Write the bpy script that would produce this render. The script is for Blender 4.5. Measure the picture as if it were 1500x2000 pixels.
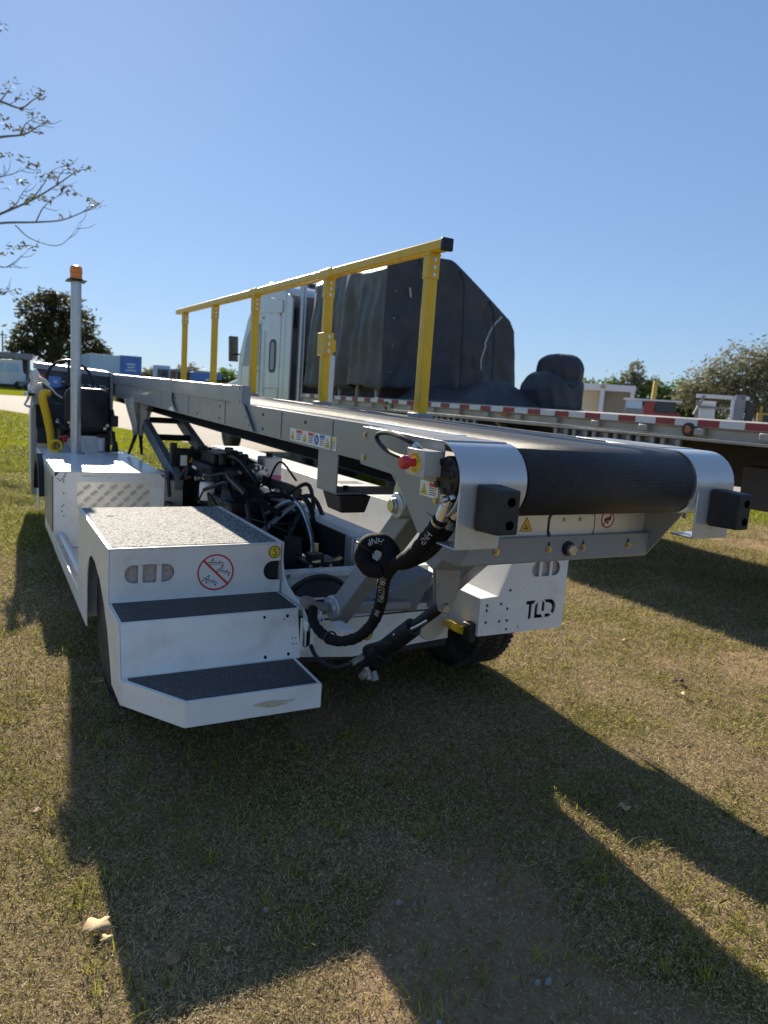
import bpy, bmesh, math, random
import numpy as np
from mathutils import Vector, Matrix
from mathutils.geometry import tessellate_polygon
random.seed(7); rng = np.random.default_rng(11)
R = math.radians
scene = bpy.context.scene
for o in list(bpy.data.objects): bpy.data.objects.remove(o)
COL = scene.collection

# ------------------------------------------------------------ camera
cam = bpy.data.cameras.new('camera'); camo = bpy.data.objects.new('camera', cam); COL.objects.link(camo)
cam.sensor_width = 36; cam.sensor_fit = 'AUTO'; cam.lens = 1405/2000*36
cam.clip_start = .05; cam.clip_end = 3000
cx = Vector((0.87411757, -0.48093178, 0.06799335))
cy = Vector((0.01499596, 0.16664133, 0.98590354))
cz_ = Vector((-0.48548284, -0.86077598, 0.15287615))
m = Matrix.Identity(4)
for i, v in enumerate((cx, cy, cz_)):
    for j in range(3): m[j][i] = v[j]
m.translation = (0, 0, 1.567)
camo.matrix_world = m
cam.dof.use_dof = True; cam.dof.focus_distance = 2.55; cam.dof.aperture_fstop = 4.0
scene.camera = camo
# ------------------------------------------------------------ world, sun, exposure
SUN_EL, SUN_AZ = 26.5, 5.7           # azimuth: from +Y towards +X
w = bpy.data.worlds.new('World'); scene.world = w; w.use_nodes = True
nt = w.node_tree; nt.nodes.clear()
sky = nt.nodes.new('ShaderNodeTexSky'); sky.sky_type = 'NISHITA'; sky.sun_disc = False
sky.sun_elevation = R(SUN_EL); sky.sun_rotation = R(SUN_AZ)
sky.air_density = 1.0; sky.dust_density = 0.08; sky.ozone_density = 3.0; sky.altitude = 100
bg = nt.nodes.new('ShaderNodeBackground'); bg.inputs[1].default_value = .06
wo = nt.nodes.new('ShaderNodeOutputWorld')
gm = nt.nodes.new('ShaderNodeGamma'); gm.inputs[1].default_value = .50          # soft film-like shoulder for the whole sky
tn = nt.nodes.new('ShaderNodeMix'); tn.data_type = 'RGBA'; tn.blend_type = 'MULTIPLY'; tn.inputs[0].default_value = 1; tn.clamp_result = False
tn.inputs[7].default_value = (1.42, 1.82, 2.46, 1)
nt.links.new(sky.outputs[0], gm.inputs[0]); nt.links.new(gm.outputs[0], tn.inputs[6]); nt.links.new(tn.outputs[2], bg.inputs[0]); nt.links.new(bg.outputs[0], wo.inputs[0])
sl = bpy.data.lights.new('sun', 'SUN'); sl.energy = 5.0; sl.angle = R(.53); sl.color = (1, .89, .72)
so = bpy.data.objects.new('sun', sl); COL.objects.link(so)
d = Vector((math.sin(R(SUN_AZ))*math.cos(R(SUN_EL)), math.cos(R(SUN_AZ))*math.cos(R(SUN_EL)), math.sin(R(SUN_EL))))
so.rotation_euler = d.to_track_quat('Z', 'Y').to_euler(); so.location = d*60
vs = scene.view_settings; vs.view_transform = 'Standard'; vs.look = 'None'; vs.gamma = 1; vs.use_curve_mapping = False
vs.exposure = 1.03

# ------------------------------------------------------------ materials
def nodes(name):
    mt = bpy.data.materials.new(name); mt.use_nodes = True
    n = mt.node_tree; return mt, n, n.nodes['Principled BSDF']
def ramp(n, fac, stops):
    r = n.nodes.new('ShaderNodeValToRGB'); e = r.color_ramp.elements
    while len(e) < len(stops): e.new(.5)
    for k, (p, c) in enumerate(stops):
        e[k].position = p; e[k].color = (*c, 1)
    n.links.new(fac, r.inputs[0]); return r.outputs[0]
def noise(n, scale, detail=4, rough=.55, coord='Object', dist=0):
    tc = n.nodes.new('ShaderNodeTexCoord'); t = n.nodes.new('ShaderNodeTexNoise')
    t.inputs['Scale'].default_value = scale; t.inputs['Detail'].default_value = detail
    t.inputs['Roughness'].default_value = rough; t.inputs['Distortion'].default_value = dist
    n.links.new(tc.outputs[coord], t.inputs['Vector']); return t.outputs['Fac']
def bumpn(n, b, h, strength, dist):
    k = n.nodes.new('ShaderNodeBump'); k.inputs['Strength'].default_value = strength; k.inputs['Distance'].default_value = dist
    n.links.new(h, k.inputs['Height']); n.links.new(k.outputs[0], b.inputs['Normal']); return k
def mk(name, col, rough=.5, metal=0, var=.12, vs=6, bump=0, bs=150, coat=0, dirt=None, dirtamt=.5, ds=3, rv=.1, spec=.5):
    mt, n, b = nodes(name)
    c = np.array(col); f = noise(n, vs, 6, .6)
    out = ramp(n, f, [(.3, tuple(c*(1-var))), (.7, tuple(np.minimum(c*(1+var), 1)))])
    if dirt is not None:
        g = noise(n, ds, 8, .7, dist=.4)
        mask = ramp(n, g, [(.5, (0, 0, 0)), (.75, (dirtamt,)*3)])
        mx = n.nodes.new('ShaderNodeMix'); mx.data_type = 'RGBA'
        n.links.new(mask, mx.inputs[0]); n.links.new(out, mx.inputs[6]); mx.inputs[7].default_value = (*dirt, 1)
        out = mx.outputs[2]
    n.links.new(out, b.inputs['Base Color'])
    rr = ramp(n, noise(n, vs*2.3, 5, .65), [(.3, (max(rough-rv, .03),)*3), (.7, (min(rough+rv, 1),)*3)])
    n.links.new(rr, b.inputs['Roughness'])
    b.inputs['Metallic'].default_value = metal; b.inputs['Specular IOR Level'].default_value = spec
    if coat: b.inputs['Coat Weight'].default_value = coat; b.inputs['Coat Roughness'].default_value = .12
    if bump: bumpn(n, b, noise(n, bs, 3, .6), bump, .002)
    return mt
MT = {}
def mat(name, *a, **k): MT[name] = mk(name, *a, **k); return MT[name]
DUST = (.30, .25, .18)
mat('white_paint', (.80, .80, .77), .36, var=.03, vs=2.5, bump=.05, bs=60, coat=.2, dirt=(.36, .31, .24), dirtamt=.38, ds=4.2)
mat('grey_paint', (.25, .268, .285), .38, var=.05, vs=3, bump=.05, bs=120, coat=.2, dirt=DUST, dirtamt=.30, ds=3)
mat('cowl_grey', (.50, .52, .54), .28, metal=.35, var=.04, vs=4, bump=.05, bs=60, coat=.4, dirt=(.5, .47, .4), dirtamt=.25, ds=9)
mat('galvanised', (.50, .53, .56), .38, metal=.75, var=.10, vs=18)
mat('steel', (.58, .57, .54), .3, metal=.95, var=.1, vs=30)
mat('brass', (.60, .47, .24), .35, metal=.9, var=.1, vs=30)
mat('aluminium', (.80, .79, .76), .30, metal=.9, var=.08, vs=14)
mat('rubber', (.018, .018, .020), .62, var=.25, vs=20, bump=.25, bs=220, dirt=(.16, .13, .10), dirtamt=.22, ds=6)
mat('tyre_rubber', (.022, .022, .023), .7, var=.25, vs=14, bump=.3, bs=120, dirt=(.2, .16, .12), dirtamt=.45, ds=5)
mat('black_plastic', (.011, .012, .014), .42, spec=.35, var=.2, vs=9, bump=.12, bs=260, dirt=(.12, .11, .10), dirtamt=.2, ds=5)
mat('black_metal', (.011, .012, .015), .42, spec=.3, var=.3, vs=8, bump=.1, bs=120, dirt=(.10, .09, .08), dirtamt=.3, ds=4)
mat('sleeve', (.009, .009, .011), .8, spec=.2, var=.3, vs=40, bump=.6, bs=420)
mat('yellow_paint', (.74, .45, .015), .42, spec=.3, var=.06, vs=5, coat=.15, dirt=(.28, .2, .08), dirtamt=.3, ds=7)
mat('red_plastic', (.55, .025, .03), .32, var=.08)
mat('amber', (.85, .26, .02), .22, var=.08)
mat('label_white', (.78, .78, .76), .45, var=.03)
mat('label_yellow', (.78, .60, .05), .42, var=.04)
mat('label_orange', (.85, .48, .06), .42, var=.04)
mat('label_red', (.58, .03, .035), .42, var=.05)
mat('label_blue', (.03, .13, .50), .42, var=.05)
mat('label_black', (.015, .015, .015), .5, var=.1)
mat('label_grey', (.45, .46, .47), .5, var=.1)
mat('screen_blue', (.04, .20, .62), .3, var=.05)
mat('navy_panel', (.018, .024, .05), .4, var=.15)
mat('lens_grey', (.45, .40, .38), .2, var=.25, vs=60, bump=.5, bs=300)
mat('cavity', (.03, .03, .03), .8, var=.2)
mat('pink_fluid', (.55, .12, .22), .2, var=.08)
mat('milky_plastic', (.70, .66, .64), .35, var=.05)
mat('plastic_film', (.82, .83, .84), .25, var=.05)
mat('canvas_grey', (.42, .41, .37), .85, var=.12, vs=5, dirt=(.2, .17, .12), dirtamt=.4)
mat('tarp', (.034, .036, .042), .52, var=.25, vs=3, bump=.35, bs=18, dirt=(.13, .12, .11), dirtamt=.35, ds=2.2)
mat('tarp_worn', (.075, .078, .086), .50, var=.25, vs=2.5, bump=.25, bs=25, dirt=(.22, .20, .17), dirtamt=.5, ds=1.6)  # lighter copy of tarp, sky light on the side sheet put into the colour
mat('tarp_purple', (.034, .027, .036), .6, var=.25, vs=3, bump=.25, bs=25)
mat('trailer_alu', (.40, .375, .335), .55, metal=.3, var=.12, vs=4, dirt=(.25, .18, .12), dirtamt=.55, ds=2)
mat('truck_white', (.46, .49, .515), .3, var=.04, vs=1.5, coat=.4, dirt=(.4, .36, .3), dirtamt=.2, ds=1)
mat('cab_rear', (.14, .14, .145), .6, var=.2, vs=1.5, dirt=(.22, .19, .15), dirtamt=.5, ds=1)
mat('glass_dark', (.02, .025, .03), .08, var=.1)
mat('chassis_brown', (.07, .055, .045), .75, var=.3, vs=3)
mat('gravelstone', (.40, .37, .33), .9, var=.2)
mat('soil_bit', (.07, .05, .035), .9, var=.3)
mat('paper', (.26, .26, .255), .8, var=.1)
mat('dry_leaf', (.46, .33, .17), .75, var=.3, vs=25)
mat('dry_leaf_brown', (.26, .16, .08), .8, var=.3, vs=25)
mat('bark', (.09, .07, .055), .9, var=.3, vs=8, bump=.6, bs=30)
mat('bark_grey', (.16, .145, .13), .9, var=.3, vs=8, bump=.6, bs=30)
mat('far_white', (.66, .67, .68), .5, var=.06, vs=.7)
mat('far_blue', (.06, .15, .50), .5, var=.08, vs=.7)
mat('far_lightblue', (.42, .55, .70), .5, var=.08, vs=.7)
mat('far_grey', (.22, .22, .23), .6, var=.2, vs=.7)
mat('far_brown', (.20, .12, .08), .7, var=.3, vs=.7)
mat('far_dark', (.04, .04, .045), .6, var=.3, vs=.7)
mat('void', (.003, .003, .003), .95, spec=0)
mat('amber_dull', (.42, .13, .03), .35)
mat('far_yellow', (.45, .31, .06), .5, var=.15, vs=.7)
mat('far_cream', (.60, .55, .44), .7, var=.1, vs=.7)
mat('far_red', (.30, .05, .05), .6, var=.15, vs=.7)

def speckle(name, base, spot, scale, lo, hi, bump, rough):
    mt, n, b = nodes(name)
    f = noise(n, scale, 2, .5)
    n.links.new(ramp(n, f, [(lo, spot), (hi, base)]), b.inputs['Base Color'])
    b.inputs['Roughness'].default_value = rough
    bumpn(n, b, f, bump, .003); MT[name] = mt
speckle('grit_white', (.345, .35, .355), (.02, .02, .02), 110, .43, .52, .9, .85)
speckle('grit_black', (.030, .032, .037), (.11, .11, .115), 120, .34, .44, 1.0, .55)

def leafmat(name, c1, c2, trans=.35):
    mt, n, b = nodes(name)
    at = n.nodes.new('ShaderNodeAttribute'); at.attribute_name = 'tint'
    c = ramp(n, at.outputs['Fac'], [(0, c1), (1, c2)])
    n.links.new(c, b.inputs['Base Color']); b.inputs['Roughness'].default_value = .6
    b.inputs['Specular IOR Level'].default_value = .12
    tr = n.nodes.new('ShaderNodeBsdfTranslucent'); n.links.new(c, tr.inputs[0])
    ms = n.nodes.new('ShaderNodeMixShader'); ms.inputs[0].default_value = trans
    n.links.new(b.outputs[0], ms.inputs[1]); n.links.new(tr.outputs[0], ms.inputs[2])
    n.links.new(ms.outputs[0], n.nodes['Material Output'].inputs[0]); MT[name] = mt
mat('tray_metal', (.74, .71, .64), .42, metal=.55, var=.03, vs=3, rv=.05)
mat('dull_steel', (.30, .29, .27), .5, metal=.5, var=.12, vs=14)
leafmat('leaf_dark', (.035, .042, .018), (.13, .12, .045))
leafmat('leaf_green', (.06, .105, .02), (.17, .25, .05))
leafmat('leaf_olive', (.13, .135, .08), (.27, .26, .16))
leafmat('leaf_grey', (.06, .065, .04), (.16, .155, .09))
leafmat('straw', (.18, .13, .068), (.76, .62, .37), .42)
leafmat('green_blade', (.07, .08, .012), (.40, .395, .07), .45)

def beltmat():
    mt, n, b = nodes('belt_rubber')
    uv = n.nodes.new('ShaderNodeUVMap'); wv = n.nodes.new('ShaderNodeTexWave')
    wv.wave_type = 'BANDS'; wv.bands_direction = 'Y'; wv.inputs['Scale'].default_value = 70
    wv.inputs['Distortion'].default_value = .6; wv.inputs['Detail'].default_value = 1
    n.links.new(uv.outputs[0], wv.inputs['Vector'])
    w2 = n.nodes.new('ShaderNodeTexWave'); w2.bands_direction = 'X'; w2.inputs['Scale'].default_value = 40
    w2.inputs['Distortion'].default_value = 1.5
    n.links.new(uv.outputs[0], w2.inputs['Vector'])
    mul = n.nodes.new('ShaderNodeMath'); mul.operation = 'MULTIPLY_ADD'; mul.inputs[1].default_value = .12
    n.links.new(w2.outputs['Fac'], mul.inputs[0]); n.links.new(wv.outputs['Fac'], mul.inputs[2])
    f = noise(n, 9, 6, .7)
    sp = noise(n, 330, 2, .6)
    mulc = n.nodes.new('ShaderNodeMix'); mulc.data_type = 'RGBA'; n.links.new(ramp(n, sp, [(.55, (0, 0, 0)), (.68, (.7, .7, .7))]), mulc.inputs[0])  # pale colour specks stand in for sun glints on the belt
    n.links.new(ramp(n, f, [(.35, (.013, .013, .015)), (.75, (.027, .027, .030))]), mulc.inputs[6]); mulc.inputs[7].default_value = (.085, .082, .08, 1)
    n.links.new(mulc.outputs[2], b.inputs['Base Color'])
    b.inputs['Roughness'].default_value = .50; b.inputs['Specular IOR Level'].default_value = .4
    bumpn(n, b, mul.outputs[0], .55, .002); MT['belt_rubber'] = mt
beltmat()

def groundmat():
    mt, n, b = nodes('ground_grass')
    a = noise(n, 1.3, 8, .65); c = noise(n, 60, 6, .75, dist=.6); e = noise(n, .6, 5, .6, dist=.5)
    base = ramp(n, c, [(.30, (.08, .058, .034)), (.48, (.25, .188, .107)), (.70, (.48, .385, .225))])
    grn = ramp(n, c, [(.30, (.055, .052, .014)), (.55, (.17, .155, .045)), (.75, (.35, .30, .12))])
    soil = ramp(n, noise(n, 25, 8, .7), [(.3, (.27, .175, .105)), (.7, (.46, .33, .215))])
    m1 = n.nodes.new('ShaderNodeMix'); m1.data_type = 'RGBA'
    n.links.new(ramp(n, a, [(.44, (0, 0, 0)), (.62, (1, 1, 1))]), m1.inputs[0])
    n.links.new(base, m1.inputs[6]); n.links.new(grn, m1.inputs[7])
    m2 = n.nodes.new('ShaderNodeMix'); m2.data_type = 'RGBA'
    ba = n.nodes.new('ShaderNodeAttribute'); ba.attribute_name = 'bare'
    bm_ = n.nodes.new('ShaderNodeMath'); bm_.operation = 'MULTIPLY_ADD'; bm_.inputs[1].default_value = .9; n.links.new(noise(n, 9, 6, .7), bm_.inputs[0]); n.links.new(ba.outputs['Fac'], bm_.inputs[2])
    n.links.new(ramp(n, bm_.outputs[0], [(.60, (0, 0, 0)), (1.15, (.75, .75, .75))]), m2.inputs[0])
    n.links.new(m1.outputs[2], m2.inputs[6]); n.links.new(soil, m2.inputs[7])
    tc = n.nodes.new('ShaderNodeTexCoord'); sp = n.nodes.new('ShaderNodeSeparateXYZ'); n.links.new(tc.outputs['Object'], sp.inputs[0])
    ad = n.nodes.new('ShaderNodeMath'); ad.operation = 'MULTIPLY_ADD'; ad.inputs[1].default_value = 3.0; n.links.new(e, ad.inputs[0]); n.links.new(sp.outputs['Y'], ad.inputs[2])
    mr = n.nodes.new('ShaderNodeMapRange'); mr.inputs['From Min'].default_value = 7.6; mr.inputs['From Max'].default_value = 9.6; n.links.new(ad.outputs[0], mr.inputs[0])
    lawn = ramp(n, noise(n, 14, 8, .75), [(.3, (.075, .09, .006)), (.50, (.20, .22, .014)), (.72, (.34, .30, .045))])
    m3 = n.nodes.new('ShaderNodeMix'); m3.data_type = 'RGBA'; n.links.new(mr.outputs[0], m3.inputs[0]); n.links.new(m2.outputs[2], m3.inputs[6]); n.links.new(lawn, m3.inputs[7])
    n.links.new(m3.outputs[2], b.inputs['Base Color']); b.inputs['Roughness'].default_value = .95
    b.inputs['Specular IOR Level'].default_value = .0
    bumpn(n, b, c, .8, .02); MT['ground_grass'] = mt
    mt, n, b = nodes('gravel')
    c = noise(n, 30, 8, .8); a = noise(n, .5, 6, .65)
    col = ramp(n, c, [(.3, (.22, .19, .16)), (.7, (.46, .42, .36))])
    m1 = n.nodes.new('ShaderNodeMix'); m1.data_type = 'RGBA'
    n.links.new(ramp(n, a, [(.5, (0, 0, 0)), (.7, (.7, .7, .7))]), m1.inputs[0])
    n.links.new(col, m1.inputs[6]); m1.inputs[7].default_value = (.40, .33, .25, 1)
    n.links.new(m1.outputs[2], b.inputs['Base Color']); b.inputs['Roughness'].default_value = .95
    bumpn(n, b, c, .7, .03); MT['gravel'] = mt
    mt, n, b = nodes('lawn_green')
    c = noise(n, 8, 8, .75); a = noise(n, .35, 6, .6)
    col = ramp(n, c, [(.3, (.10, .13, .025)), (.7, (.24, .27, .055))])
    dry = ramp(n, c, [(.3, (.16, .14, .06)), (.7, (.34, .29, .14))])
    m1 = n.nodes.new('ShaderNodeMix'); m1.data_type = 'RGBA'
    n.links.new(ramp(n, a, [(.45, (0, 0, 0)), (.65, (1, 1, 1))]), m1.inputs[0])
    n.links.new(col, m1.inputs[6]); n.links.new(dry, m1.inputs[7])
    n.links.new(m1.outputs[2], b.inputs['Base Color']); b.inputs['Roughness'].default_value = .95
    bumpn(n, b, c, .8, .04); MT['lawn_green'] = mt
groundmat()

# ------------------------------------------------------------ mesh helpers
_r3 = np.random.default_rng(77); _rd = _r3.normal(size=(14, 3)); _rd /= np.linalg.norm(_rd, axis=1)[:, None]; _rp = _r3.uniform(0, 6.28, 14)
def crease(x, y, z, f=2.2):
    """sharp-ridged folds, about -1..1, for crumpled sheets"""
    s = 0
    for k in range(14):
        q = (x*_rd[k][0]+y*_rd[k][1]+z*_rd[k][2])*f*(1+.42*k)+_rp[k]+.8*math.sin((x*_rd[k][1]-z*_rd[k][0]+y*_rd[k][2])*f*.9)
        s += (1-2*abs(math.sin(q)))/(1+.33*k)
    return s/2.6
class B:
    def __init__(s): s.v = []; s.f = []
    def add(s, vs, fs):
        k = len(s.v); s.v += [tuple(p) for p in vs]; s.f += [tuple(i+k for i in q) for q in fs]; return s
X_, Y_, Z_ = Vector((1, 0, 0)), Vector((0, 1, 0)), Vector((0, 0, 1))
BOXF = [(0, 3, 2, 1), (4, 5, 6, 7), (0, 1, 5, 4), (1, 2, 6, 5), (2, 3, 7, 6), (3, 0, 4, 7)]
def box(b, x0, x1, y0, y1, z0, z1):
    return b.add([(x0, y0, z0), (x1, y0, z0), (x1, y1, z0), (x0, y1, z0), (x0, y0, z1), (x1, y0, z1), (x1, y1, z1), (x0, y1, z1)], BOXF)
def hexa(b, bot, top): return b.add(list(bot)+list(top), BOXF)
def frame_of(t):
    t = t.normalized(); a = Z_ if abs(t.z) < .9 else X_
    u = t.cross(a).normalized(); return u, t.cross(u).normalized()
def cyl(b, p0, p1, r0, r1=None, n=16, cap=True):
    p0, p1 = Vector(p0), Vector(p1); r1 = r0 if r1 is None else r1
    u, v = frame_of(p1-p0); vs = []
    for p, r in ((p0, r0), (p1, r1)):
        for k in range(n):
            a = 2*math.pi*k/n; vs.append(p+u*(r*math.cos(a))+v*(r*math.sin(a)))
    fs = [(k, (k+1) % n, n+(k+1) % n, n+k) for k in range(n)]
    if cap: fs += [tuple(range(n)), tuple(range(n, 2*n))]
    return b.add(vs, fs)
def tube(b, pts, r, n=10, closed=False):
    pts = [Vector(p) for p in pts]; N = len(pts); rr = r if hasattr(r, '__len__') else [r]*N
    vs = []; u = None
    for i, p in enumerate(pts):
        t = (pts[(i+1) % N]-pts[i-1]) if closed else (pts[min(i+1, N-1)]-pts[max(i-1, 0)])
        t.normalize()
        if u is None: u = frame_of(t)[0]
        u = (u-t*u.dot(t)).normalized(); v = t.cross(u)
        for k in range(n):
            a = 2*math.pi*k/n; vs.append(p+u*(rr[i]*math.cos(a))+v*(rr[i]*math.sin(a)))
    fs = []
    for i in range(N if closed else N-1):
        for k in range(n):
            a, c = i*n+k, i*n+(k+1) % n; j = ((i+1) % N)*n
            fs.append((a, c, j+(k+1) % n, j+k))
    if not closed: fs += [tuple(range(n)), tuple(range((N-1)*n, N*n))]
    return b.add(vs, fs)
def lathe(b, prof, o, axis, n=24):
    o = Vector(o); axis = Vector(axis).normalized(); u, v = frame_of(axis); vs = []
    for r, h in prof:
        for k in range(n):
            a = 2*math.pi*k/n; vs.append(o+axis*h+u*(r*math.cos(a))+v*(r*math.sin(a)))
    fs = []
    for i in range(len(prof)-1):
        for k in range(n): fs.append((i*n+k, i*n+(k+1) % n, (i+1)*n+(k+1) % n, (i+1)*n+k))
    if prof[0][0] > 1e-6: fs.append(tuple(range(n)))
    if prof[-1][0] > 1e-6: fs.append(tuple(range((len(prof)-1)*n, len(prof)*n)))
    return b.add(vs, fs)
def cr(pts, n=8):
    P = [Vector(p) for p in pts]; P = [P[0]*2-P[1]]+P+[P[-1]*2-P[-2]]; out = []
    for i in range(1, len(P)-2):
        for k in range(n):
            t = k/n; a, b_, c, d_ = P[i-1:i+3]
            out.append(.5*((2*b_)+(c-a)*t+(2*a-5*b_+4*c-d_)*t*t+(3*b_-a-3*c+d_)*t**3))
    out.append(P[-2]); return out
def prism(b, outer, holes, o, r, u, h0, h1):
    """2-D outline with holes in the frame o, r, u, pushed from h0 to h1 along r x u."""
    o, r, u = Vector(o), Vector(r), Vector(u); nn = r.cross(u)
    loops = [outer]+list(holes or [])
    tri = tessellate_polygon([[Vector((p[0]*1000, p[1]*1000, 0)) for p in L] for L in loops])
    flat = [p for L in loops for p in L]; N = len(flat)
    vs = [o+r*p[0]+u*p[1]+nn*h for h in (h0, h1) for p in flat]
    fs = [tuple(t) for t in tri]+[tuple(i+N for i in t) for t in tri]; k = 0
    for L in loops:
        n = len(L)
        for i in range(n): fs.append((k+i, k+(i+1) % n, N+k+(i+1) % n, N+k+i))
        k += n
    return b.add(vs, fs)
def rrect(cx, cy, w, h, r, n=5):
    r = min(r, w/2-1e-4, h/2-1e-4); out = []
    for (sx, sy, a0) in ((1, 1, 0), (-1, 1, 90), (-1, -1, 180), (1, -1, 270)):
        for k in range(n+1):
            a = R(a0+90*k/n); out.append((cx+sx*(w/2-r)+r*math.cos(a), cy+sy*(h/2-r)+r*math.sin(a)))
    return out
def circ(cx, cy, r, n=20): return [(cx+r*math.cos(2*math.pi*k/n), cy+r*math.sin(2*math.pi*k/n)) for k in range(n)]
def rect(x0, x1, y0, y1): return [(x0, y0), (x1, y0), (x1, y1), (x0, y1)]
SPLIT = {'bolt', 'bolt_hole', 'tie_strap', 'brass_fitting', 'slot', 'stiffener', 'screw', 'motor_bolt', 'hose_fitting', 'seat_rail', 'seat_bracket', 'vent_slot', 'side_window', 'shell_rib', 'boot_strap', 'recline_lever', 'marker_strip', 'tie_rope', 'film_strip', 'corner_gap', 'elbow_fitting', 'pipe_fitting', 'hose_ferrule', 'door_seam', 'corrugation', 'painted_text', 'frame_rail', 'yoke_plate', 'screen_text', 'cable_gland', 'rear_equipment', 'edge_strip', 'grommet'}
def pieces(b, gap=.0015):
    par = list(range(len(b.v)))
    def find(i):
        while par[i] != i: par[i] = par[par[i]]; i = par[i]
        return i
    for f in b.f:
        for q in f[1:]:
            x, y = find(f[0]), find(q)
            if x != y: par[x] = y
    grp = {}
    for f in b.f: grp.setdefault(find(f[0]), []).append(f)
    items = []
    for fs in grp.values():
        ids = {i for f in fs for i in f}; vs = np.array([b.v[i] for i in ids]); items.append([vs.min(0)-gap, vs.max(0)+gap, fs])
    k = 0
    while k < len(items):
        hit = next((j for j in range(k+1, len(items)) if (items[k][0] <= items[j][1]).all() and (items[j][0] <= items[k][1]).all()), None)
        if hit is None: k += 1; continue
        lo, hi, fs = items.pop(hit); items[k] = [np.minimum(items[k][0], lo), np.maximum(items[k][1], hi), items[k][2]+fs]; k = 0
    out = []
    for lo, hi, fs in items:
        ids = sorted({i for f in fs for i in f}); mp = {q: w_ for w_, q in enumerate(ids)}; nb = B(); nb.v = [b.v[i] for i in ids]; nb.f = [tuple(mp[i] for i in f) for f in fs]; out.append(nb)
    return out
def part(name, b, material, parent=None, **k):
    if name in SPLIT:
        os_ = [part1(name, q, material, parent, **k) for q in pieces(b)]; return os_[0]
    return part1(name, b, material, parent, **k)
def part1(name, b, material, parent=None, bevel=0, ang=32, off=None, seg=2, label=None):
    me = bpy.data.meshes.new(name); me.from_pydata(b.v, [], b.f)
    bm = bmesh.new(); bm.from_mesh(me); bmesh.ops.remove_doubles(bm, verts=bm.verts, dist=1e-6)
    bmesh.ops.recalc_face_normals(bm, faces=bm.faces); bm.to_mesh(me); bm.free()
    me.shade_smooth(); me.set_sharp_from_angle(angle=R(ang))
    me.materials.append(MT[material] if isinstance(material, str) else material)
    o = bpy.data.objects.new(name, me); COL.objects.link(o)
    if parent is not None:
        o.parent = parent
        if parent.parent is None: o.location = (0, 0, 0) if off is False else -parent.location
    if bevel:
        mo = o.modifiers.new('bevel', 'BEVEL'); mo.width = bevel; mo.segments = seg; mo.limit_method = 'ANGLE'; mo.angle_limit = R(35)
        mo.use_clamp_overlap = True
    if label: o['label'] = label
    return o
def tag(o, label, cat, group=None, kind=None):
    if label: o['label'] = label
    if cat: o['category'] = cat
    if group: o['group'] = group
    if kind: o['kind'] = kind
    return o
def thing(name, loc, label, cat, group=None, rz=0):
    o = bpy.data.objects.new(name, None); COL.objects.link(o); o.location = loc; o.rotation_euler.z = rz
    o.empty_display_size = .2
    return tag(o, label, cat, group)
def textmesh(s, size=1.0):
    cu = bpy.data.curves.new('t', 'FONT'); cu.body = s; cu.size = size; cu.resolution_u = 3
    ob = bpy.data.objects.new('t', cu); COL.objects.link(ob)
    dg = bpy.context.evaluated_depsgraph_get(); me = bpy.data.meshes.new_from_object(ob.evaluated_get(dg))
    vs = [tuple(v.co) for v in me.vertices]; fs = [tuple(p.vertices) for p in me.polygons]
    bpy.data.objects.remove(ob); bpy.data.curves.remove(cu); bpy.data.meshes.remove(me)
    return vs, fs
def text(b, s, o, r, u, h, width=None, height=None, lift=.0006):
    """lettering laid in a frame; width or height in metres, centred on o."""
    vs, fs = textmesh(s)
    xs = [v[0] for v in vs]; ys = [v[1] for v in vs]
    W, H_ = max(xs)-min(xs), max(ys)-min(ys)
    kx = width/W if width else height/H_; ky = height/H_ if height else kx
    if width is None: kx = ky
    o, r, u = Vector(o), Vector(r), Vector(u); nn = r.cross(u)
    mx, my = (max(xs)+min(xs))/2, (max(ys)+min(ys))/2
    return b.add([o+r*((v[0]-mx)*kx)+u*((v[1]-my)*ky)+nn*(h+lift) for v in vs], fs)
REAR = (X_, Z_)              # faces -Y, towards the camera
LEFT = (-Y_, Z_)             # faces -X
UP = (X_, Y_)
def bolt(b, p, axis, r=.008, h=.006):
    p, axis = Vector(p), Vector(axis).normalized()
    cyl(b, p-axis*.002, p+axis*.002, r*1.35, n=12); cyl(b, p, p+axis*h, r, n=6)
# ============================================================ the setting: ground
def sheet(name, pts, z, material):
    b = B(); b.add([(x, y, z) for x, y in pts], [tuple(range(len(pts)))])
    return part(name, b, material)
def vnoise(x, y, seed, s):
    r = np.random.default_rng(seed); out = 0
    for k in range(7):
        f = s*(1.0+.55*k); a, p = r.uniform(0, 6.28, 2); out = out+np.sin((x*np.cos(a)+y*np.sin(a))*f+p)*np.sin((x*np.sin(a)-y*np.cos(a))*f*.83+p*1.7)/(1+.35*k)
    return out/2.2
def bare_mask(x, y): return np.clip((vnoise(x, y, 9, 1.3)+.35*vnoise(x, y, 19, 4.1)-.30)*1.9, 0, 1)
gx = np.concatenate([[-900, -60, -15, -6], np.linspace(-2, 11, 190), [16, 30, 90, 900]]); gy = np.concatenate([[-900, -60, -10], np.linspace(-1, 14, 220), [20, 40, 100, 400, 1500]])
GX, GY = np.meshgrid(gx, gy); wn_ = np.clip(np.minimum.reduce([GX+1.5, 10.5-GX, GY+.5, 13.5-GY]), 0, 1)
GZ = -.014*wn_*(.5+.5*np.clip(vnoise(GX, GY, 3, 2.1)+.5*vnoise(GX, GY, 13, 7.0), -1, 1)); ni, nj = len(gx), len(gy)
me = bpy.data.meshes.new('ground'); me.from_pydata(np.stack([GX, GY, GZ], 2).reshape(-1, 3).tolist(), [], [(j*ni+i, j*ni+i+1, (j+1)*ni+i+1, (j+1)*ni+i) for j in range(nj-1) for i in range(ni-1)])
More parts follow.
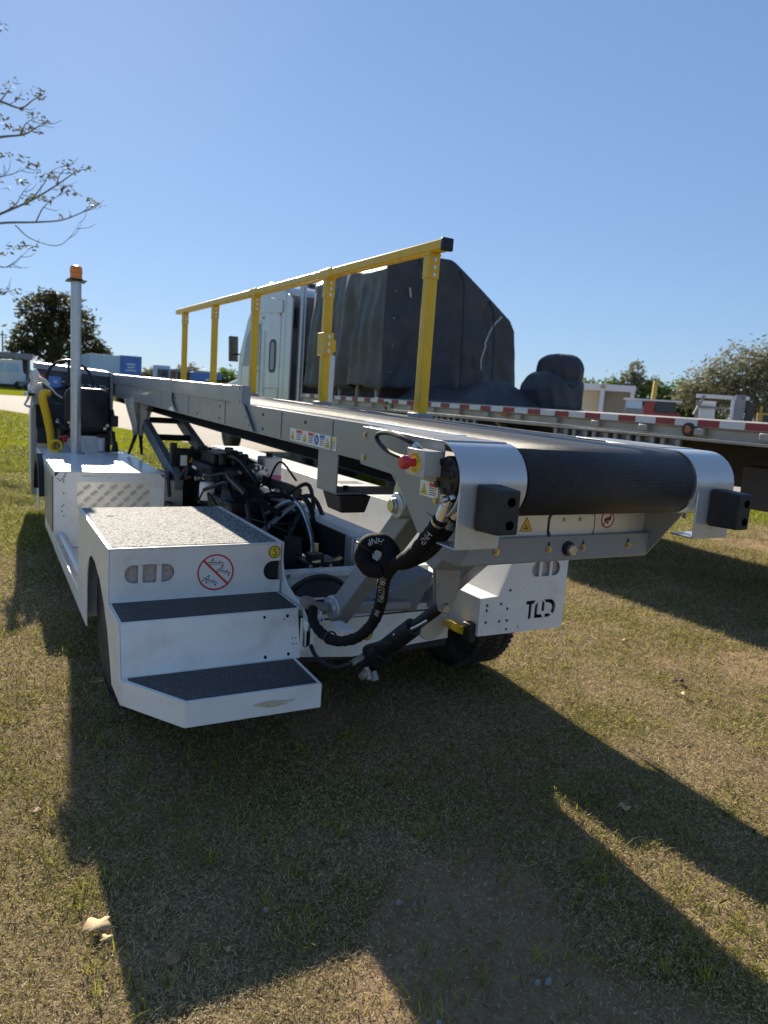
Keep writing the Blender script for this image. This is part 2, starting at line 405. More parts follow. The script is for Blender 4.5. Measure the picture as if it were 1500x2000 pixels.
at_ = me.attributes.new('bare', 'FLOAT', 'POINT'); at_.data.foreach_set('value', (bare_mask(GX, GY)*wn_).astype(np.float32).ravel())
me.shade_smooth(); me.materials.append(MT['ground_grass']); g = bpy.data.objects.new('ground', me); COL.objects.link(g); g['kind'] = 'structure'
gr = sheet('gravel_road', [(-60, 70), (-22, 46), (0.4, 37.5), (2.6, 31), (4.3, 26), (5.0, 21), (6.2, 17.5), (9.5, 13), (14, 9), (30, 4), (60, 0), (90, 20), (60, 58), (13, 61), (1, 63), (-30, 72)], .004, 'gravel'); gr['kind'] = 'structure'

# ============================================================ BELT LOADER
L0 = Vector((1.6, 5.5, 0))
LD = thing('belt_loader', L0, 'white and grey aircraft belt loader with black conveyor belt and yellow handrail', 'belt loader')
def P(name, b, material, parent=LD, **k): return part(name, b, material, parent, **k)

# ---- left rear body: platform and steps
b = B()
arch = [(3.13, .205), (3.19, .30), (3.27, .41), (3.38, .50), (3.52, .575), (3.68, .62), (3.82, .625), (3.93, .585), (3.99, .50), (4.01, .40), (4.01, .19)]
side = [(4.395, .774), (3.277, .774), (3.277, .525), (2.985, .525), (2.93, .31), (2.90, .31), (2.90, .203)]+arch+[(6.03, .19), (6.03, .285), (4.395, .285)]
prism(b, [(-y, z) for y, z in side], None, (.47, 0, 0), *LEFT, -.008, 0)
P('side_plate', b, 'white_paint', bevel=.002)
b = B()
hs = []
for (a, c, kind) in ((.542, .602, 'l'), (.622, .683, 'm'), (.705, .763, 'r')):
    z0, z1 = .61, .694
    if kind == 'm': hs.append(rrect((a+c)/2, .652, c-a, z1-z0, .008))
    else:
        s = -1 if kind == 'l' else 1; xe, xi = (a, c) if kind == 'l' else (c, a)
        r_ = .042; pts = [(xi, z1), (xi, z0)]
        for k in range(9):
            t = R(-90+180*k/8); pts.append((xe-s*r_+s*r_*math.cos(t)*1.0, .652+r_*math.sin(t)))
        hs.append(pts)
outer = [(.479, .524), (1.282, .524), (1.282, .585)]
for k in range(11):
    t = R(-90-180*k/10); outer.append((1.240+.046*math.cos(t), .634+.048*math.sin(t)))
outer += [(1.282, .683), (1.282, .768), (.479, .768)]
prism(b, outer, hs, (0, 3.277, 0), *REAR, -.008, 0)
riser = P('upper_riser', b, 'white_paint', bevel=.002)
b = B(); box(b, .53, .775, 3.30, 3.34, .59, .71)
lamp = P('rear_light', b, 'lens_grey')
b = B(); box(b, 1.17, 1.29, 3.33, 3.36, .55, .72); P('recess_plate', b, 'cavity')
b = B(); prism(b, rect(.470, 1.283, 3.272, 4.395), [circ(.60, 4.085, .018)], (0, 0, .768), *UP, 0, .007)
box(b, .478, 1.283, 4.385, 4.395, .19, .768); P('platform_top', b, 'white_paint', bevel=.002)  # front plate carried down to block sun coming through the well
b = B(); prism(b, rect(.488, 1.262, 3.290, 4.375), [rrect(.60, 4.085, .05, .03, .01)], (0, 0, .775), *UP, 0, .003); P('antislip_mat', b, 'grit_white')
b = B(); box(b, .575, .625, 4.07, 4.10, .740, .760); P('socket', b, 'cavity')
# steps
b = B(); prism(b, rect(.479, 1.275, 2.985, 3.277), None, (0, 0, .518), *UP, 0, .007); P('upper_tread', b, 'white_paint', bevel=.0015)
b = B(); box(b, .487, 1.262, 2.996, 3.266, .525, .528); P('antislip_mat', b, 'grit_black')
b = B()
hh = [circ(1.099, .503, .007, 10), circ(1.21, .500, .008, 10), circ(1.193, .487, .004, 8), circ(1.095, .33, .008, 10), circ(1.206, .332, .008, 10),
      circ(1.227, .401, .004, 8), circ(1.245, .399, .004, 8), circ(1.228, .376, .004, 8), circ(1.246, .374, .004, 8)]
nrm = Vector((0, .055, .215)).normalized()
prism(b, [(.479, .0), (1.262, .0), (1.262, .222), (.479, .222)], [[(x, (z-.31)*1.03) for x, z in h] for h in hh], (0, 2.927, .305), X_, nrm, -.008, 0)
P('lower_riser', b, 'white_paint', bevel=.002)
b = B(); box(b, .49, 1.25, 3.02, 3.03, .30, .515); P('riser_backing', b, 'cavity')
b = B()
st = [(.472, 2.903), (.66, 2.612), (1.228, 2.607), (1.236, 2.92), (.472, 2.93)]
prism(b, st, None, (0, 0, .302), *UP, 0, .007)
for (p, q) in ((0, 1), (1, 2), (2, 3)):
    a, c = Vector((*st[p], 0)), Vector((*st[q], 0)); dr = (c-a).normalized(); nn = Vector((dr.y, -dr.x, 0))
    hexa(b, [a+Z_*.205, c+Z_*.205, c-nn*.008+Z_*.205, a-nn*.008+Z_*.205], [a+Z_*.3085, c+Z_*.3085, c-nn*.008+Z_*.3085, a-nn*.008+Z_*.3085])
bs = P('bottom_step', b, 'white_paint', bevel=.002)
b = B(); prism(b, [(.50, 2.895), (.668, 2.628), (1.212, 2.623), (1.218, 2.91), (.50, 2.915)], None, (0, 0, .309), *UP, 0, .003); P('antislip_mat', b, 'grit_black')
b = B()
for k in range(5):
    x, z, ww, h_ = .99+.10*random.random(), .245+.02*random.random(), .03+.05*random.random(), .006+.006*random.random()
    prism(b, [(x+ww*math.cos(t)*(.6+.5*random.random()), z+h_*math.sin(t)*(.5+.6*random.random())) for t in [k2*.5 for k2 in range(12)]], None, (0, 2.607+(.66-x)*.0088, 0), *REAR, .0, .0022)
P('mud_smear', b, mk('mud', (.55, .47, .34), .85, var=.2, vs=60), bs)
# right side plate of the steps with the slotted bracket
b = B()
prof = [(-4.395, .774), (-4.395, .25), (-3.27, .25), (-2.95, .34), (-2.95, .49), (-3.0, .525), (-3.10, .545), (-3.20, .575), (-3.255, .61), (-3.285, .68), (-3.285, .774)]
prism(b, prof, None, (1.292, 0, 0), *LEFT, -.006, .002); P('side_plate', b, 'white_paint', bevel=.002)
b = B()
prism(b, [(1.262, .325), (1.335, .345), (1.337, .47), (1.318, .489), (1.262, .489)], [rrect(1.293, .407, .040, .122, .02)], (0, 2.945, 0), *REAR, 0, .008)
brk = P('tie_bracket', b, 'white_paint', bevel=.002)
b = B(); bolt(b, (1.318, 2.936, .474), -Y_, .008); P('bolt', b, 'brass', brk)
b = B(); box(b, 1.25, 1.33, 2.99, 3.0, .33, .48); P('bracket_backing', b, 'cavity')
# wheel housing inside
b = B(); box(b, .86, .87, 3.30, 4.38, .2, .76); box(b, .48, .86, 4.15, 4.16, .2, .76); P('wheel_housing', b, 'white_paint')

# stickers on the upper riser
def disc_sign(o, r0, r1, fr, par, matname='label_red', bgm='label_white'):
    b = B(); prism(b, circ(0, 0, r0, 36), None, o, *fr, 0, .0008); s = P('sticker', b, bgm, par)
    b = B(); prism(b, circ(0, 0, r0, 36), [circ(0, 0, r1, 36)], o, *fr, .0008, .0014)
    c = math.cos(R(45)); w_ = (r0-r1)*.45
    prism(b, [(-r1*c-w_, r1*c-w_), (r1*c-w_, -r1*c-w_), (r1*c+w_, -r1*c+w_), (-r1*c+w_, r1*c+w_)], None, o, *fr, .0014, .0019)
    P('prohibition_ring', b, matname, par); return s
disc_sign((.955, 3.2765, .642), .088, .080, REAR, riser)
b = B()
def line2(b, p, q, w_, o, fr, h0=.0008, h1=.0013):
    p, q = Vector((*p, 0)), Vector((*q, 0)); t = (q-p).normalized(); n_ = Vector((-t.y, t.x, 0))*w_/2
    prism(b, [tuple((p-n_)[:2]), tuple((q-n_)[:2]), tuple((q+n_)[:2]), tuple((p+n_)[:2])], None, o, *fr, h0, h1)
so_ = (.955, 3.2765, .642)
for (ox, oy, an, sc) in ((.0, .046, -4, 1), (.038, .004, -18, .9), (-.026, -.038, -22, .95)):
    c, s = math.cos(R(an)), math.sin(R(an))
    q = lambda x, y: (ox+sc*(x*c-y*s), oy+sc*(x*s+y*c))
    line2(b, q(-.038, .0), q(.040, .0), .004, so_, REAR)
    line2(b, q(-.03, -.009), q(.036, -.009), .002, so_, REAR)
    line2(b, q(-.024, .004), q(-.018, .016), .003, so_, REAR); line2(b, q(-.018, .016), q(-.008, .006), .003, so_, REAR)
    line2(b, q(.014, .004), q(.02, .012), .003, so_, REAR)
    prism(b, circ(*q(-.034, -.013), .004, 8), None, so_, *REAR, .0008, .0013); prism(b, circ(*q(.034, -.013), .004, 8), None, so_, *REAR, .0008, .0013)
    prism(b, circ(*q(-.014, .02), .0035, 8), None, so_, *REAR, .0008, .0013)
line2(b, (-.044, -.028), (-.044, -.052), .002, so_, REAR); line2(b, (-.048, -.046), (-.044, -.053), .002, so_, REAR); line2(b, (-.040, -.046), (-.044, -.053), .002, so_, REAR)
P('pictogram', b, 'label_black', riser)
def hook_sign(o, r0, fr, par):
    b = B(); prism(b, circ(0, 0, r0, 28), None, o, *fr, 0, .0008); P('sticker', b, 'label_yellow', par)
    b = B(); prism(b, circ(0, 0, r0*.97, 28), [circ(0, 0, r0*.84, 28)], o, *fr, .0008, .0013)
    k = r0/.03
    prism(b, circ(0, .013*k, .005*k, 10), [circ(0, .013*k, .002*k, 10)], o, *fr, .0008, .0013)
    pts = [(0, .008), (.001, .002), (.008, -.003), (.0095, -.010), (.005, -.016), (-.002, -.0165), (-.008, -.011)]
    for p, q in zip(pts, pts[1:]): line2(b, (p[0]*k, p[1]*k), (q[0]*k, q[1]*k), .004*k, o, fr)
    P('hook_symbol', b, 'label_black', par)
hook_sign((1.246, 3.2765, .728), .032, REAR, riser)

# ---- rear wheels
def wheel(x0, x1, yc, zc, rad):
    s = 1 if x1 > x0 else -1; wd = abs(x1-x0)
    b = B()
    prof = [(rad*.60, 0), (rad*.63, .0), (rad*.80, -.006), (rad*.93, .012), (rad*.985, .035), (rad, .06), (rad, wd-.06), (rad*.985, wd-.035), (rad*.93, wd-.012), (rad*.8, wd+.006), (rad*.6, wd)]
    lathe(b, prof, (x0, yc, zc), X_*s, 56)
    t = P('tyre', b, 'tyre_rubber')
    b = B(); nt_ = 64
    for k in range(nt_):
        for row in range(4):
            a = 2*math.pi*(k+.5*(row % 2))/nt_; xx = x0+s*(.035+row*(wd-.07)/3.0); sl_ = .012*(1 if row % 2 else -1)
            c = Vector((xx, yc+rad*math.cos(a), zc+rad*math.sin(a))); rd = Vector((0, math.cos(a), math.sin(a))); tg = Vector((0, -math.sin(a), math.cos(a)))
            hw, hl = (wd-.07)/3*.40, .0105
            bot = [c+X_*(-hw)+tg*(-hl-sl_)-rd*.012, c+X_*hw+tg*(-hl+sl_)-rd*.012, c+X_*hw+tg*(hl+sl_)-rd*.012, c+X_*(-hw)+tg*(hl-sl_)-rd*.012]
            hexa(b, bot, [p+rd*.020 for p in bot])
    tr = P('tread', b, 'tyre_rubber', t); tr['kind'] = 'stuff'
    b = B(); lathe(b, [(0, .05), (.07, .05), (.08, .03), (rad*.50, .045), (rad*.60, .01), (rad*.62, .0), (rad*.62, wd), (rad*.5, wd-.04), (0, wd-.06)], (x0, yc, zc), X_*s, 32)
    for k in range(6):
        a = k*math.pi/3; bolt(b, (x0+s*.04, yc+.1*math.cos(a), zc+.1*math.sin(a)), -X_*s, .011, .016)
    P('rim', b, 'white_paint', t)
wheel(.53, .80, 3.69, .335, .402); wheel(2.70, 2.43, 3.52, .335, .402)
wheel(.55, .80, 7.35, .335, .402); wheel(2.70, 2.45, 7.35, .335, .402)
b = B(); cyl(b, (.7, 3.56, .345), (2.5, 3.52, .345), .07); P('rear_axle', b, 'black_metal')
b = B(); cyl(b, (.7, 7.35, .345), (2.5, 7.35, .345), .06); P('front_axle', b, 'black_metal')

# ---- hood / battery box ahead of the platform
b = B()
dh = [circ(x, z, .006, 8) for x, z in ((.553, .775), (.549, .757), (.543, .747), (.50, .735), (.515, .72), (.528, .735), (.538, .725), (.540, .71), (.54, .62), (.54, .53), (.527, .515), (.527, .48), (.54, .44), (.80, .75), (.836, .772), (.872, .748))]
prism(b, [(.47, .19), (.47, .785), (.477, .793), (1.297, .785), (1.305, .775), (1.305, .20)], dh+[rect(.637, 1.206, .395, .708)], (0, 6.03, 0), *REAR, -.006, 0)
hood = P('hood_rear_panel', b, 'white_paint', bevel=.002)
b = B(); box(b, .62, 1.22, 6.04, 6.046, .38, .72); dp = P('tread_plate', b, 'tray_metal', hood)
b = B()
for i in range(0, 12):
    for j in range(0, 7):
        x, z = .660+i*.050, .420+j*.050
        if not (.645 < x < 1.20 and .40 < z < .703) or (i+j) % 2: continue
        an = R(-52)
        for q in (-2, -1, 0, 1, 2):
            cx_, cz2 = x+q*.0115*math.cos(an+math.pi/2), z+q*.0115*math.sin(an+math.pi/2)
            dx, dz = .024*math.cos(an), .024*math.sin(an); nx, nz = -math.sin(an)*.0036, math.cos(an)*.0036
            b.add([(cx_-dx, 6.039, cz2-dz), (cx_+nx, 6.039, cz2+nz), (cx_+dx, 6.039, cz2+dz), (cx_-nx, 6.039, cz2-nz), (cx_, 6.0330, cz2)], [(0, 1, 4), (1, 2, 4), (2, 3, 4), (3, 0, 4)])
lz = P('raised_lozenges', b, 'galvanised', dp); lz['kind'] = 'stuff'
b = B(); hexa(b, [(.474, 6.03, .786), (1.303, 6.03, .779), (1.303, 8.02, .779), (.474, 8.17, .786)], [(.474, 6.024, .793), (1.303, 6.024, .786), (1.303, 8.02, .786), (.474, 8.17, .793)])
P('hood_top', b, 'white_paint', bevel=.003)
b = B()
fa = [(-8.05, .19), (-7.72, .19), (-7.70, .42), (-7.58, .60), (-7.35, .68), (-7.12, .60), (-7.0, .42), (-6.98, .19)]
prism(b, [(-8.2, .19)]+fa+[(-6.032, .19), (-6.032, .79), (-8.17, .79)], None, (.472, 0, 0), *LEFT, -.006, 0)
prism(b, rect(-8.02, -6.032, .19, .782), None, (1.298, 0, 0), *LEFT, -.006, 0)
P('hood_side', b, 'white_paint', bevel=.002)
b = B(); box(b, .462, .470, 6.12, 6.90, .30, .74); P('access_door', b, 'grey_paint', bevel=.003)
b = B(); prism(b, [(.475, .75), (.475, .783), (.51, .783)], None, (0, 6.03, 0), *REAR, .0005, .002); prism(b, [(1.30, .742), (1.30, .775), (1.265, .777)], None, (0, 6.03, 0), *REAR, .0005, .002); P('corner_gap', b, 'cavity', hood)
b = B(); box(b, .48, 1.29, 4.40, 6.02, .18, .19); P('well_floor', b, 'white_paint')
b = B(); tube(b, [(.525, 4.42, .30), (.525, 5.95, .30)], .028, 14); P('sill_tube', b, 'galvanised')
# lifting eye, red handle, guard bracket, pole, beacon
b = B(); tube(b, [(.615+.052*math.cos(a), 7.62, .85+.052*math.sin(a)) for a in [R(-55+k*290/20) for k in range(21)]], .014, 10); cyl(b, (.615, 7.62, .79), (.615, 7.62, .815), .04, .03); P('lifting_eye', b, 'yellow_paint')
b = B(); lathe(b, [(.0, .045), (.05, .045), (.055, .035), (.025, .02), (.018, -.02)], (.70, 7.70, .90), Z_, 18); P('battery_switch', b, 'red_plastic')
b = B(); hexa(b, [(.655, 7.6, .793), (.76, 7.6, .793), (.76, 7.65, .793), (.655, 7.65, .793)], [(.69, 7.62, .865), (.722, 7.62, .865), (.722, 7.65, .865), (.69, 7.65, .865)]); P('switch_bracket', b, 'grey_paint', bevel=.004)
b = B(); cyl(b, (.782, 7.54, .79), (.782, 7.54, 2.40), .047, n=24); cyl(b, (.782, 7.54, .79), (.782, 7.54, .80), .085); P('beacon_pole', b, 'galvanised')
bc = B(); box(bc, .782-.085, .782+.085, 7.44, 7.66, 2.402, 2.410); cyl(bc, (.782, 7.54, 2.410), (.782, 7.54, 2.424), .066); pl_ = P('beacon_plate', bc, 'black_metal', bevel=.003)
b = B(); lathe(b, [(.058, 0), (.058, .012), (.052, .016), (.052, .05), (.056, .054), (.055, .075), (.052, .105), (.045, .115), (.02, .122), (0, .123)], (.782, 7.54, 2.424), Z_, 28); P('beacon_lens', b, 'amber', pl_)
# seat
b = B()
def cushion(b, x0, x1, z0, z1, y0, y1, n=8):
    prof = rrect(0, 0, x1-x0, z1-z0, .09, 6); N = len(prof); cx0, cz0 = (x0+x1)/2, (z0+z1)/2; vs = []; fs = []
    rings = [(y0, .82), (y0-.0+.01, .93), (y0+.03, 1.0), (y1-.03, 1.0), (y1-.005, .93), (y1, .8)]
    for (yy, k) in rings:
        for (px, pz) in prof: vs.append((cx0+px*k*(1-.10*(pz+.2)), yy+.05*(pz+.18), cz0+pz*(.94+.06*k)))
    for i in range(len(rings)-1):
        for k in range(N): fs.append((i*N+k, i*N+(k+1) % N, (i+1)*N+(k+1) % N, (i+1)*N+k))
    fs += [tuple(range(N)), tuple(range((len(rings)-1)*N, len(rings)*N))]; b.add(vs, fs)
cushion(b, .70, 1.13, 1.03, 1.42, 7.72, 7.86); sb = P('seat_back', b, 'black_plastic')
b = B()
for (pts) in (([(.97, 1.34), (1.03, 1.33), (1.09, 1.27)],), ([(.97, 1.31), (1.02, 1.30), (1.07, 1.25)],), ([(.78, 1.36), (.775, 1.2), (.765, 1.08)],)):
    tube(b, [(x, 7.716+.05*(z-1.05), z) for x, z in pts[0]], .006, 6)
P('shell_rib', b, 'black_plastic', sb)
b = B()
for (x, z) in ((.74, 1.075), (1.095, 1.06), (.755, 1.04), (1.07, 1.03)): bolt(b, (x, 7.712, z), -Y_, .012, .012)
P('bolt', b, 'steel', sb)
b = B(); box(b, .68, 1.15, 7.80, 8.22, .97, 1.05); P('seat_cushion', b, 'black_plastic', bevel=.03, seg=4)
b = B(); box(b, .72, .80, 7.75, 8.15, .94, .975); box(b, 1.0, 1.10, 7.75, 8.15, .94, .975); P('seat_rail', b, 'black_metal', bevel=.004)
b = B(); prism(b, rect(.70, 1.12, .76, .945), [circ(.90+i*.03, .90-j*.03, .006, 8) for i in (0, 1) for j in range(3)]+[circ(1.0+i*.025, .90-j*.03, .006, 8) for i in (0, 1) for j in range(3)], (0, 7.82, 0), *REAR, -.02, 0); box(b, .70, 1.12, 7.84, 8.15, .77, .945); P('seat_base', b, 'white_paint', bevel=.003)
b = B(); box(b, .665, .695, 7.80, 8.1, .60, 1.0); box(b, 1.09, 1.135, 7.79, 7.81, .77, .94); P('seat_bracket', b, 'black_metal', bevel=.003)
b = B(); cyl(b, (1.045, 7.78, .80), (1.045, 7.78, .93), .035, n=18); P('relay_can', b, 'milky_plastic')
b = B()
tube(b, cr([(1.16, 7.78, 1.0), (1.165, 7.76, .92), (1.175, 7.74, .84), (1.185, 7.72, .80)]), .018, 10); hexa(b, [(1.14, 7.72, .795), (1.21, 7.72, .795), (1.21, 7.80, .795), (1.14, 7.80, .795)], [(1.16, 7.74, .90), (1.195, 7.74, .90), (1.195, 7.78, .90), (1.16, 7.78, .90)])
box(b, 1.13, 1.20, 7.72, 7.84, 1.05, 1.16); cyl(b, (1.155, 7.77, 1.15), (1.145, 7.80, 1.22), .02)
P('belt_buckle', b, 'black_plastic', bevel=.006)
b = B(); tube(b, cr([(.67, 7.80, 1.06), (.645, 7.78, 1.07), (.625, 7.78, 1.075)]), .01, 8); tube(b, cr([(.66, 7.80, 1.08), (.64, 7.79, 1.10)]), .012, 8); P('recline_lever', b, 'steel')
# steering wheel and console
b = B(); ctr = Vector((.80, 8.28, 1.465)); up_ = Vector((0, .42, .90)).normalized()
tube(b, [ctr+X_*(.225*math.cos(a))+up_*(.245*math.sin(a)) for a in [2*math.pi*k/40 for k in range(40)]], .016, 10, True)
for a in (60, 180, 300):
    tube(b, [ctr+Vector((0, .05, -.03)), ctr+X_*(.215*math.cos(R(a+30)))+up_*(.23*math.sin(R(a+30)))], [.02, .012], 8)
cyl(b, ctr+Vector((0, -.01, 0)), ctr+Vector((0, .08, -.04)), .045); cyl(b, ctr+Vector((0, .06, -.03)), (.80, 8.55, 1.15), .03)
P('steering_wheel', b, 'black_plastic')
b = B(); hexa(b, [(.50, 8.50, .80), (1.235, 8.50, .80), (1.235, 8.80, .80), (.50, 8.80, .80)], [(.505, 8.56, 1.59), (1.225, 8.56, 1.55), (1.225, 8.80, 1.56), (.505, 8.80, 1.60)]); con = P('dashboard', b, 'navy_panel', bevel=.006)
b = B(); hexa(b, [(.49, 8.54, 1.585), (1.235, 8.54, 1.545), (1.235, 8.90, 1.545), (.49, 8.90, 1.585)], [(.49, 8.56, 1.645), (1.235, 8.56, 1.60), (1.235, 8.90, 1.62), (.49, 8.90, 1.66)]); box(b, 1.236, 1.262, 8.49, 8.82, .80, 1.60); P('dashboard_cap', b, 'grey_paint', bevel=.006)
fr = (X_, Vector((0, .06, .77)).normalized()); fo = (.50, 8.4985, .80)
b = B(); prism(b, rect(.12, .24, .60, .715), None, fo, *fr, .002, .008); P('display_screen', b, 'screen_blue', con)
b = B()
for q in range(3): prism(b, rect(.165, .21, .67-q*.012, .675-q*.012), None, fo, *fr, .008, .009)
P('screen_text', b, 'label_white', con)
b = B(); prism(b, circ(.06, .695, .035, 16), None, fo, *fr, .001, .005); P('stop_button_plate', b, 'label_yellow', con)
b = B(); prism(b, circ(.06, .70, .028, 16), None, fo, *fr, .005, .04); P('stop_button', b, 'red_plastic', con)
b = B()
for (a, c, z) in ((.25, .275, .66), (.40, .46, .64), (.70, .725, .615)): prism(b, rect(a, c, z, z+.012), None, fo, *fr, .001, .004)
P('marker_strip', b, 'label_yellow', con)
b = B(); prism(b, rect(.02, .30, .425, .435), None, fo, *fr, .001, .004); P('green_strip', b, mk('strip_green', (.02, .25, .16), .5), con)
b = B(); text(b, 'TLD', Vector(fo)+Vector((.60, .046, .615)), *fr, .003, width=.19, height=.075); P('lettering', b, 'far_lightblue', con)
b = B(); box(b, .48, 1.25, 8.82, 9.75, .25, 1.05); hexa(b, [(.48, 8.82, 1.05), (1.25, 8.82, 1.05), (1.25, 9.72, 1.05), (.48, 9.72, 1.05)], [(.50, 8.92, 1.50), (1.23, 8.92, 1.50), (1.23, 9.1, 1.45), (.50, 9.1, 1.45)]); P('front_cowl', b, 'white_paint', bevel=.01)
b = B(); box(b, .50, 1.28, 8.02, 8.52, .30, .36); P('foot_well', b, 'black_metal')
# front left pillar, grab handle, wrapped mirror
b = B(); box(b, .425, .475, 8.16, 8.24, .30, 1.22); hexa(b, [(.425, 8.10, 1.22), (.56, 8.10, 1.22), (.56, 8.24, 1.22), (.425, 8.24, 1.22)], [(.47, 8.14, 1.44), (.53, 8.14, 1.44), (.53, 8.20, 1.44), (.47, 8.20, 1.44)]); P('entry_post', b, 'grey_paint', bevel=.008)
b = B(); box(b, .476, .66, 8.28, 8.30, .98, 1.24); P('entry_panel', b, 'black_metal')
b = B(); tube(b, cr([(.60, 7.92, .78), (.592, 7.93, .92), (.565, 7.94, 1.08), (.53, 7.95, 1.24), (.52, 7.95, 1.31), (.54, 7.97, 1.345), (.57, 8.03, 1.34)]), .038, 16); P('grab_handle', b, 'yellow_paint')
b = B()
random.seed(3)
def film(b, pts, seed, amp=.012, n=6):
    """a crumpled strip of film swept along pts (centre, half width)."""
    random.seed(seed); vs = []
    for i, (x, y, z, hw, an) in enumerate(pts):
        for k in range(n):
            t = 2*k/(n-1)-1; vs.append((x+t*hw*math.cos(an)+amp*random.uniform(-1, 1)*.5, y+amp*random.uniform(-1, 1)*2, z+t*hw*math.sin(an)+amp*random.uniform(-1, 1)))
    b.add(vs, [(i*n+k, i*n+k+1, (i+1)*n+k+1, (i+1)*n+k) for i in range(len(pts)-1) for k in range(n-1)])
film(b, [(.445, 8.08, 1.565, .02, .4), (.450, 8.07, 1.53, .05, .5), (.462, 8.07, 1.49, .055, .7), (.455, 8.08, 1.45, .04, .2), (.43, 8.09, 1.40, .03, .1), (.415, 8.09, 1.35, .022, 0), (.40, 8.10, 1.325, .02, 0)], 1)
film(b, [(.46, 8.06, 1.52, .02, 1.2), (.50, 8.06, 1.485, .022, 1.0), (.545, 8.06, 1.45, .022, 1.0), (.59, 8.07, 1.415, .020, 1.1)], 2)
film(b, [(.36, 8.08, 1.325, .012, 1.5), (.39, 8.08, 1.318, .014, 1.5), (.42, 8.08, 1.31, .012, 1.5)], 3)
film(b, [(.405, 8.08, 1.30, .012, 0), (.385, 8.08, 1.26, .014, .3), (.365, 8.08, 1.215, .014, .5), (.40, 8.08, 1.20, .012, 1.4), (.44, 8.08, 1.205, .012, 1.6), (.445, 8.08, 1.25, .010, .2)], 4)
pwr = P('plastic_wrap', b, 'plastic_film', ang=15, label='white plastic film wrapped round the left post'); pwr.modifiers.new('s', 'SOLIDIFY').thickness = .002
b = B(); tube(b, cr([(.52, 8.1, 1.46), (.60, 8.12, 1.40), (.66, 8.15, 1.34), (.72, 8.2, 1.30)]), .008, 6); tube(b, cr([(.56, 8.3, 1.45), (.60, 8.3, 1.38), (.66, 8.3, 1.28)]), .006, 6); P('film_strip', b, 'plastic_film')
b = B(); box(b, .40, .46, 8.05, 8.13, 1.305, 1.335); P('mirror_bracket', b, 'black_plastic', bevel=.006)
# front left fender strip
b = B(); pts = []
for k in range(13):
    a = R(10+k*13); pts.append((-7.35-.44*math.cos(a), .36+.44*math.sin(a)))
pin = [(-7.35+(y+7.35)*.86, .36+(z-.36)*.86) for y, z in pts]
prism(b, pts+pin[::-1], None, (.462, 0, 0), *LEFT, -.02, .04); P('front_fender', b, 'black_plastic', bevel=.004)

# ---- chassis between the bodies
b = B(); box(b, 1.90, 2.03, 3.62, 7.6, .46, .725); P('chassis_rail', b, 'white_paint', bevel=.004)
b = B(); box(b, 1.31, 1.36, 3.45, 7.6, .30, .55); P('chassis_rail', b, 'black_metal', bevel=.004)
b = B(); box(b, 1.885, 1.898, 3.70, 7.4, .44, .69); P('rail_shield', b, 'black_metal')  # black sheet standing for the deep shade on the rail's left face
b = B(); box(b, 1.80, 2.05, 3.53, 3.62, .53, .735)
for k in range(4): box(b, 1.81+k*.06, 1.835+k*.06, 3.518, 3.53, .55, .73)
P('rail_end_block', b, 'galvanised', bevel=.003)
b = B(); box(b, 1.30, 2.22, 3.37, 3.45, .555, .59); box(b, 1.30, 2.22, 3.40, 3.41, .40, .555); P('cross_member', b, 'white_paint', bevel=.003)
b = B(); hexa(b, [(1.31, 3.20, .49), (1.50, 3.20, .49), (1.50, 3.37, .55), (1.31, 3.37, .55)], [(1.31, 3.20, .496), (1.50, 3.20, .496), (1.50, 3.37, .556), (1.31, 3.37, .556)]); P('gusset_plate', b, 'white_paint')
b = B()
prism(b, [(1.30, .24), (1.62, .205), (2.0, .235), (2.2, .245), (2.2, .44), (1.95, .43), (1.62, .42), (1.48, .44), (1.30, .44)], [circ(2.09, .375, .02, 12)], (0, 3.10, 0), *REAR, -.01, 0)
box(b, 1.45, 2.2, 3.10, 3.2, .41, .425)
rp = P('rear_plate', b, 'white_paint', bevel=.003)
b = B(); box(b, 1.30, 2.2, 3.112, 3.46, .20, .262); P('under_plate', b, 'cavity')  # unseen plate, shaped to stop sun leaking below the rear plate
hook_sign((1.70, 3.0995, .315), .03, REAR, rp); hook_sign((1.945, 3.0995, .335), .028, REAR, rp)
b = B(); lathe(b, [(.085, -.005), (.085, .0), (.08, .01), (.04, .012), (0, .012)], (2.08, 3.09, .335), -Y_, 32); P('rear_plate_boss', b, 'far_cream', rp)
b = B(); prism(b, [(2.08, .392), (2.12, .392), (2.155, .372), (2.205, .356), (2.21, .336), (2.15, .33), (2.10, .355), (2.08, .37)], None, (0, 2.93, 0), *REAR, -.06, .02); P('tow_latch', b, 'yellow_paint', bevel=.005)
b = B(); box(b, 2.16, 2.205, 2.86, 2.92, .30, .40); P('latch_block', b, 'black_metal', bevel=.004)
# domed black drum behind the hub
b = B(); lathe(b, [(.205, .0), (.205, .03), (.19, .06), (.16, .085), (.08, .10), (0, .102)], (1.49, 3.30, .385), -Y_, 40); P('drum', b, 'rubber')
b = B(); tube(b, [(1.49+.209*math.cos(R(a)), 3.26, .385+.209*math.sin(R(a))) for a in range(20, 170, 6)], .012, 8); P('hose', b, 'rubber')
# folded grey sheets under the belt
b = B(); hexa(b, [(1.70, 3.15, .43), (1.95, 3.05, .43), (1.95, 3.30, .43), (1.70, 3.36, .43)], [(1.72, 3.12, .50), (1.98, 2.95, .66), (2.0, 3.28, .66), (1.74, 3.34, .56)]); P('pivot_housing', b, 'grey_paint', bevel=.006)
b = B(); box(b, 1.52, 1.90, 3.02, 3.08, .46, .50); P('pivot_bar', b, 'grey_paint', bevel=.005)

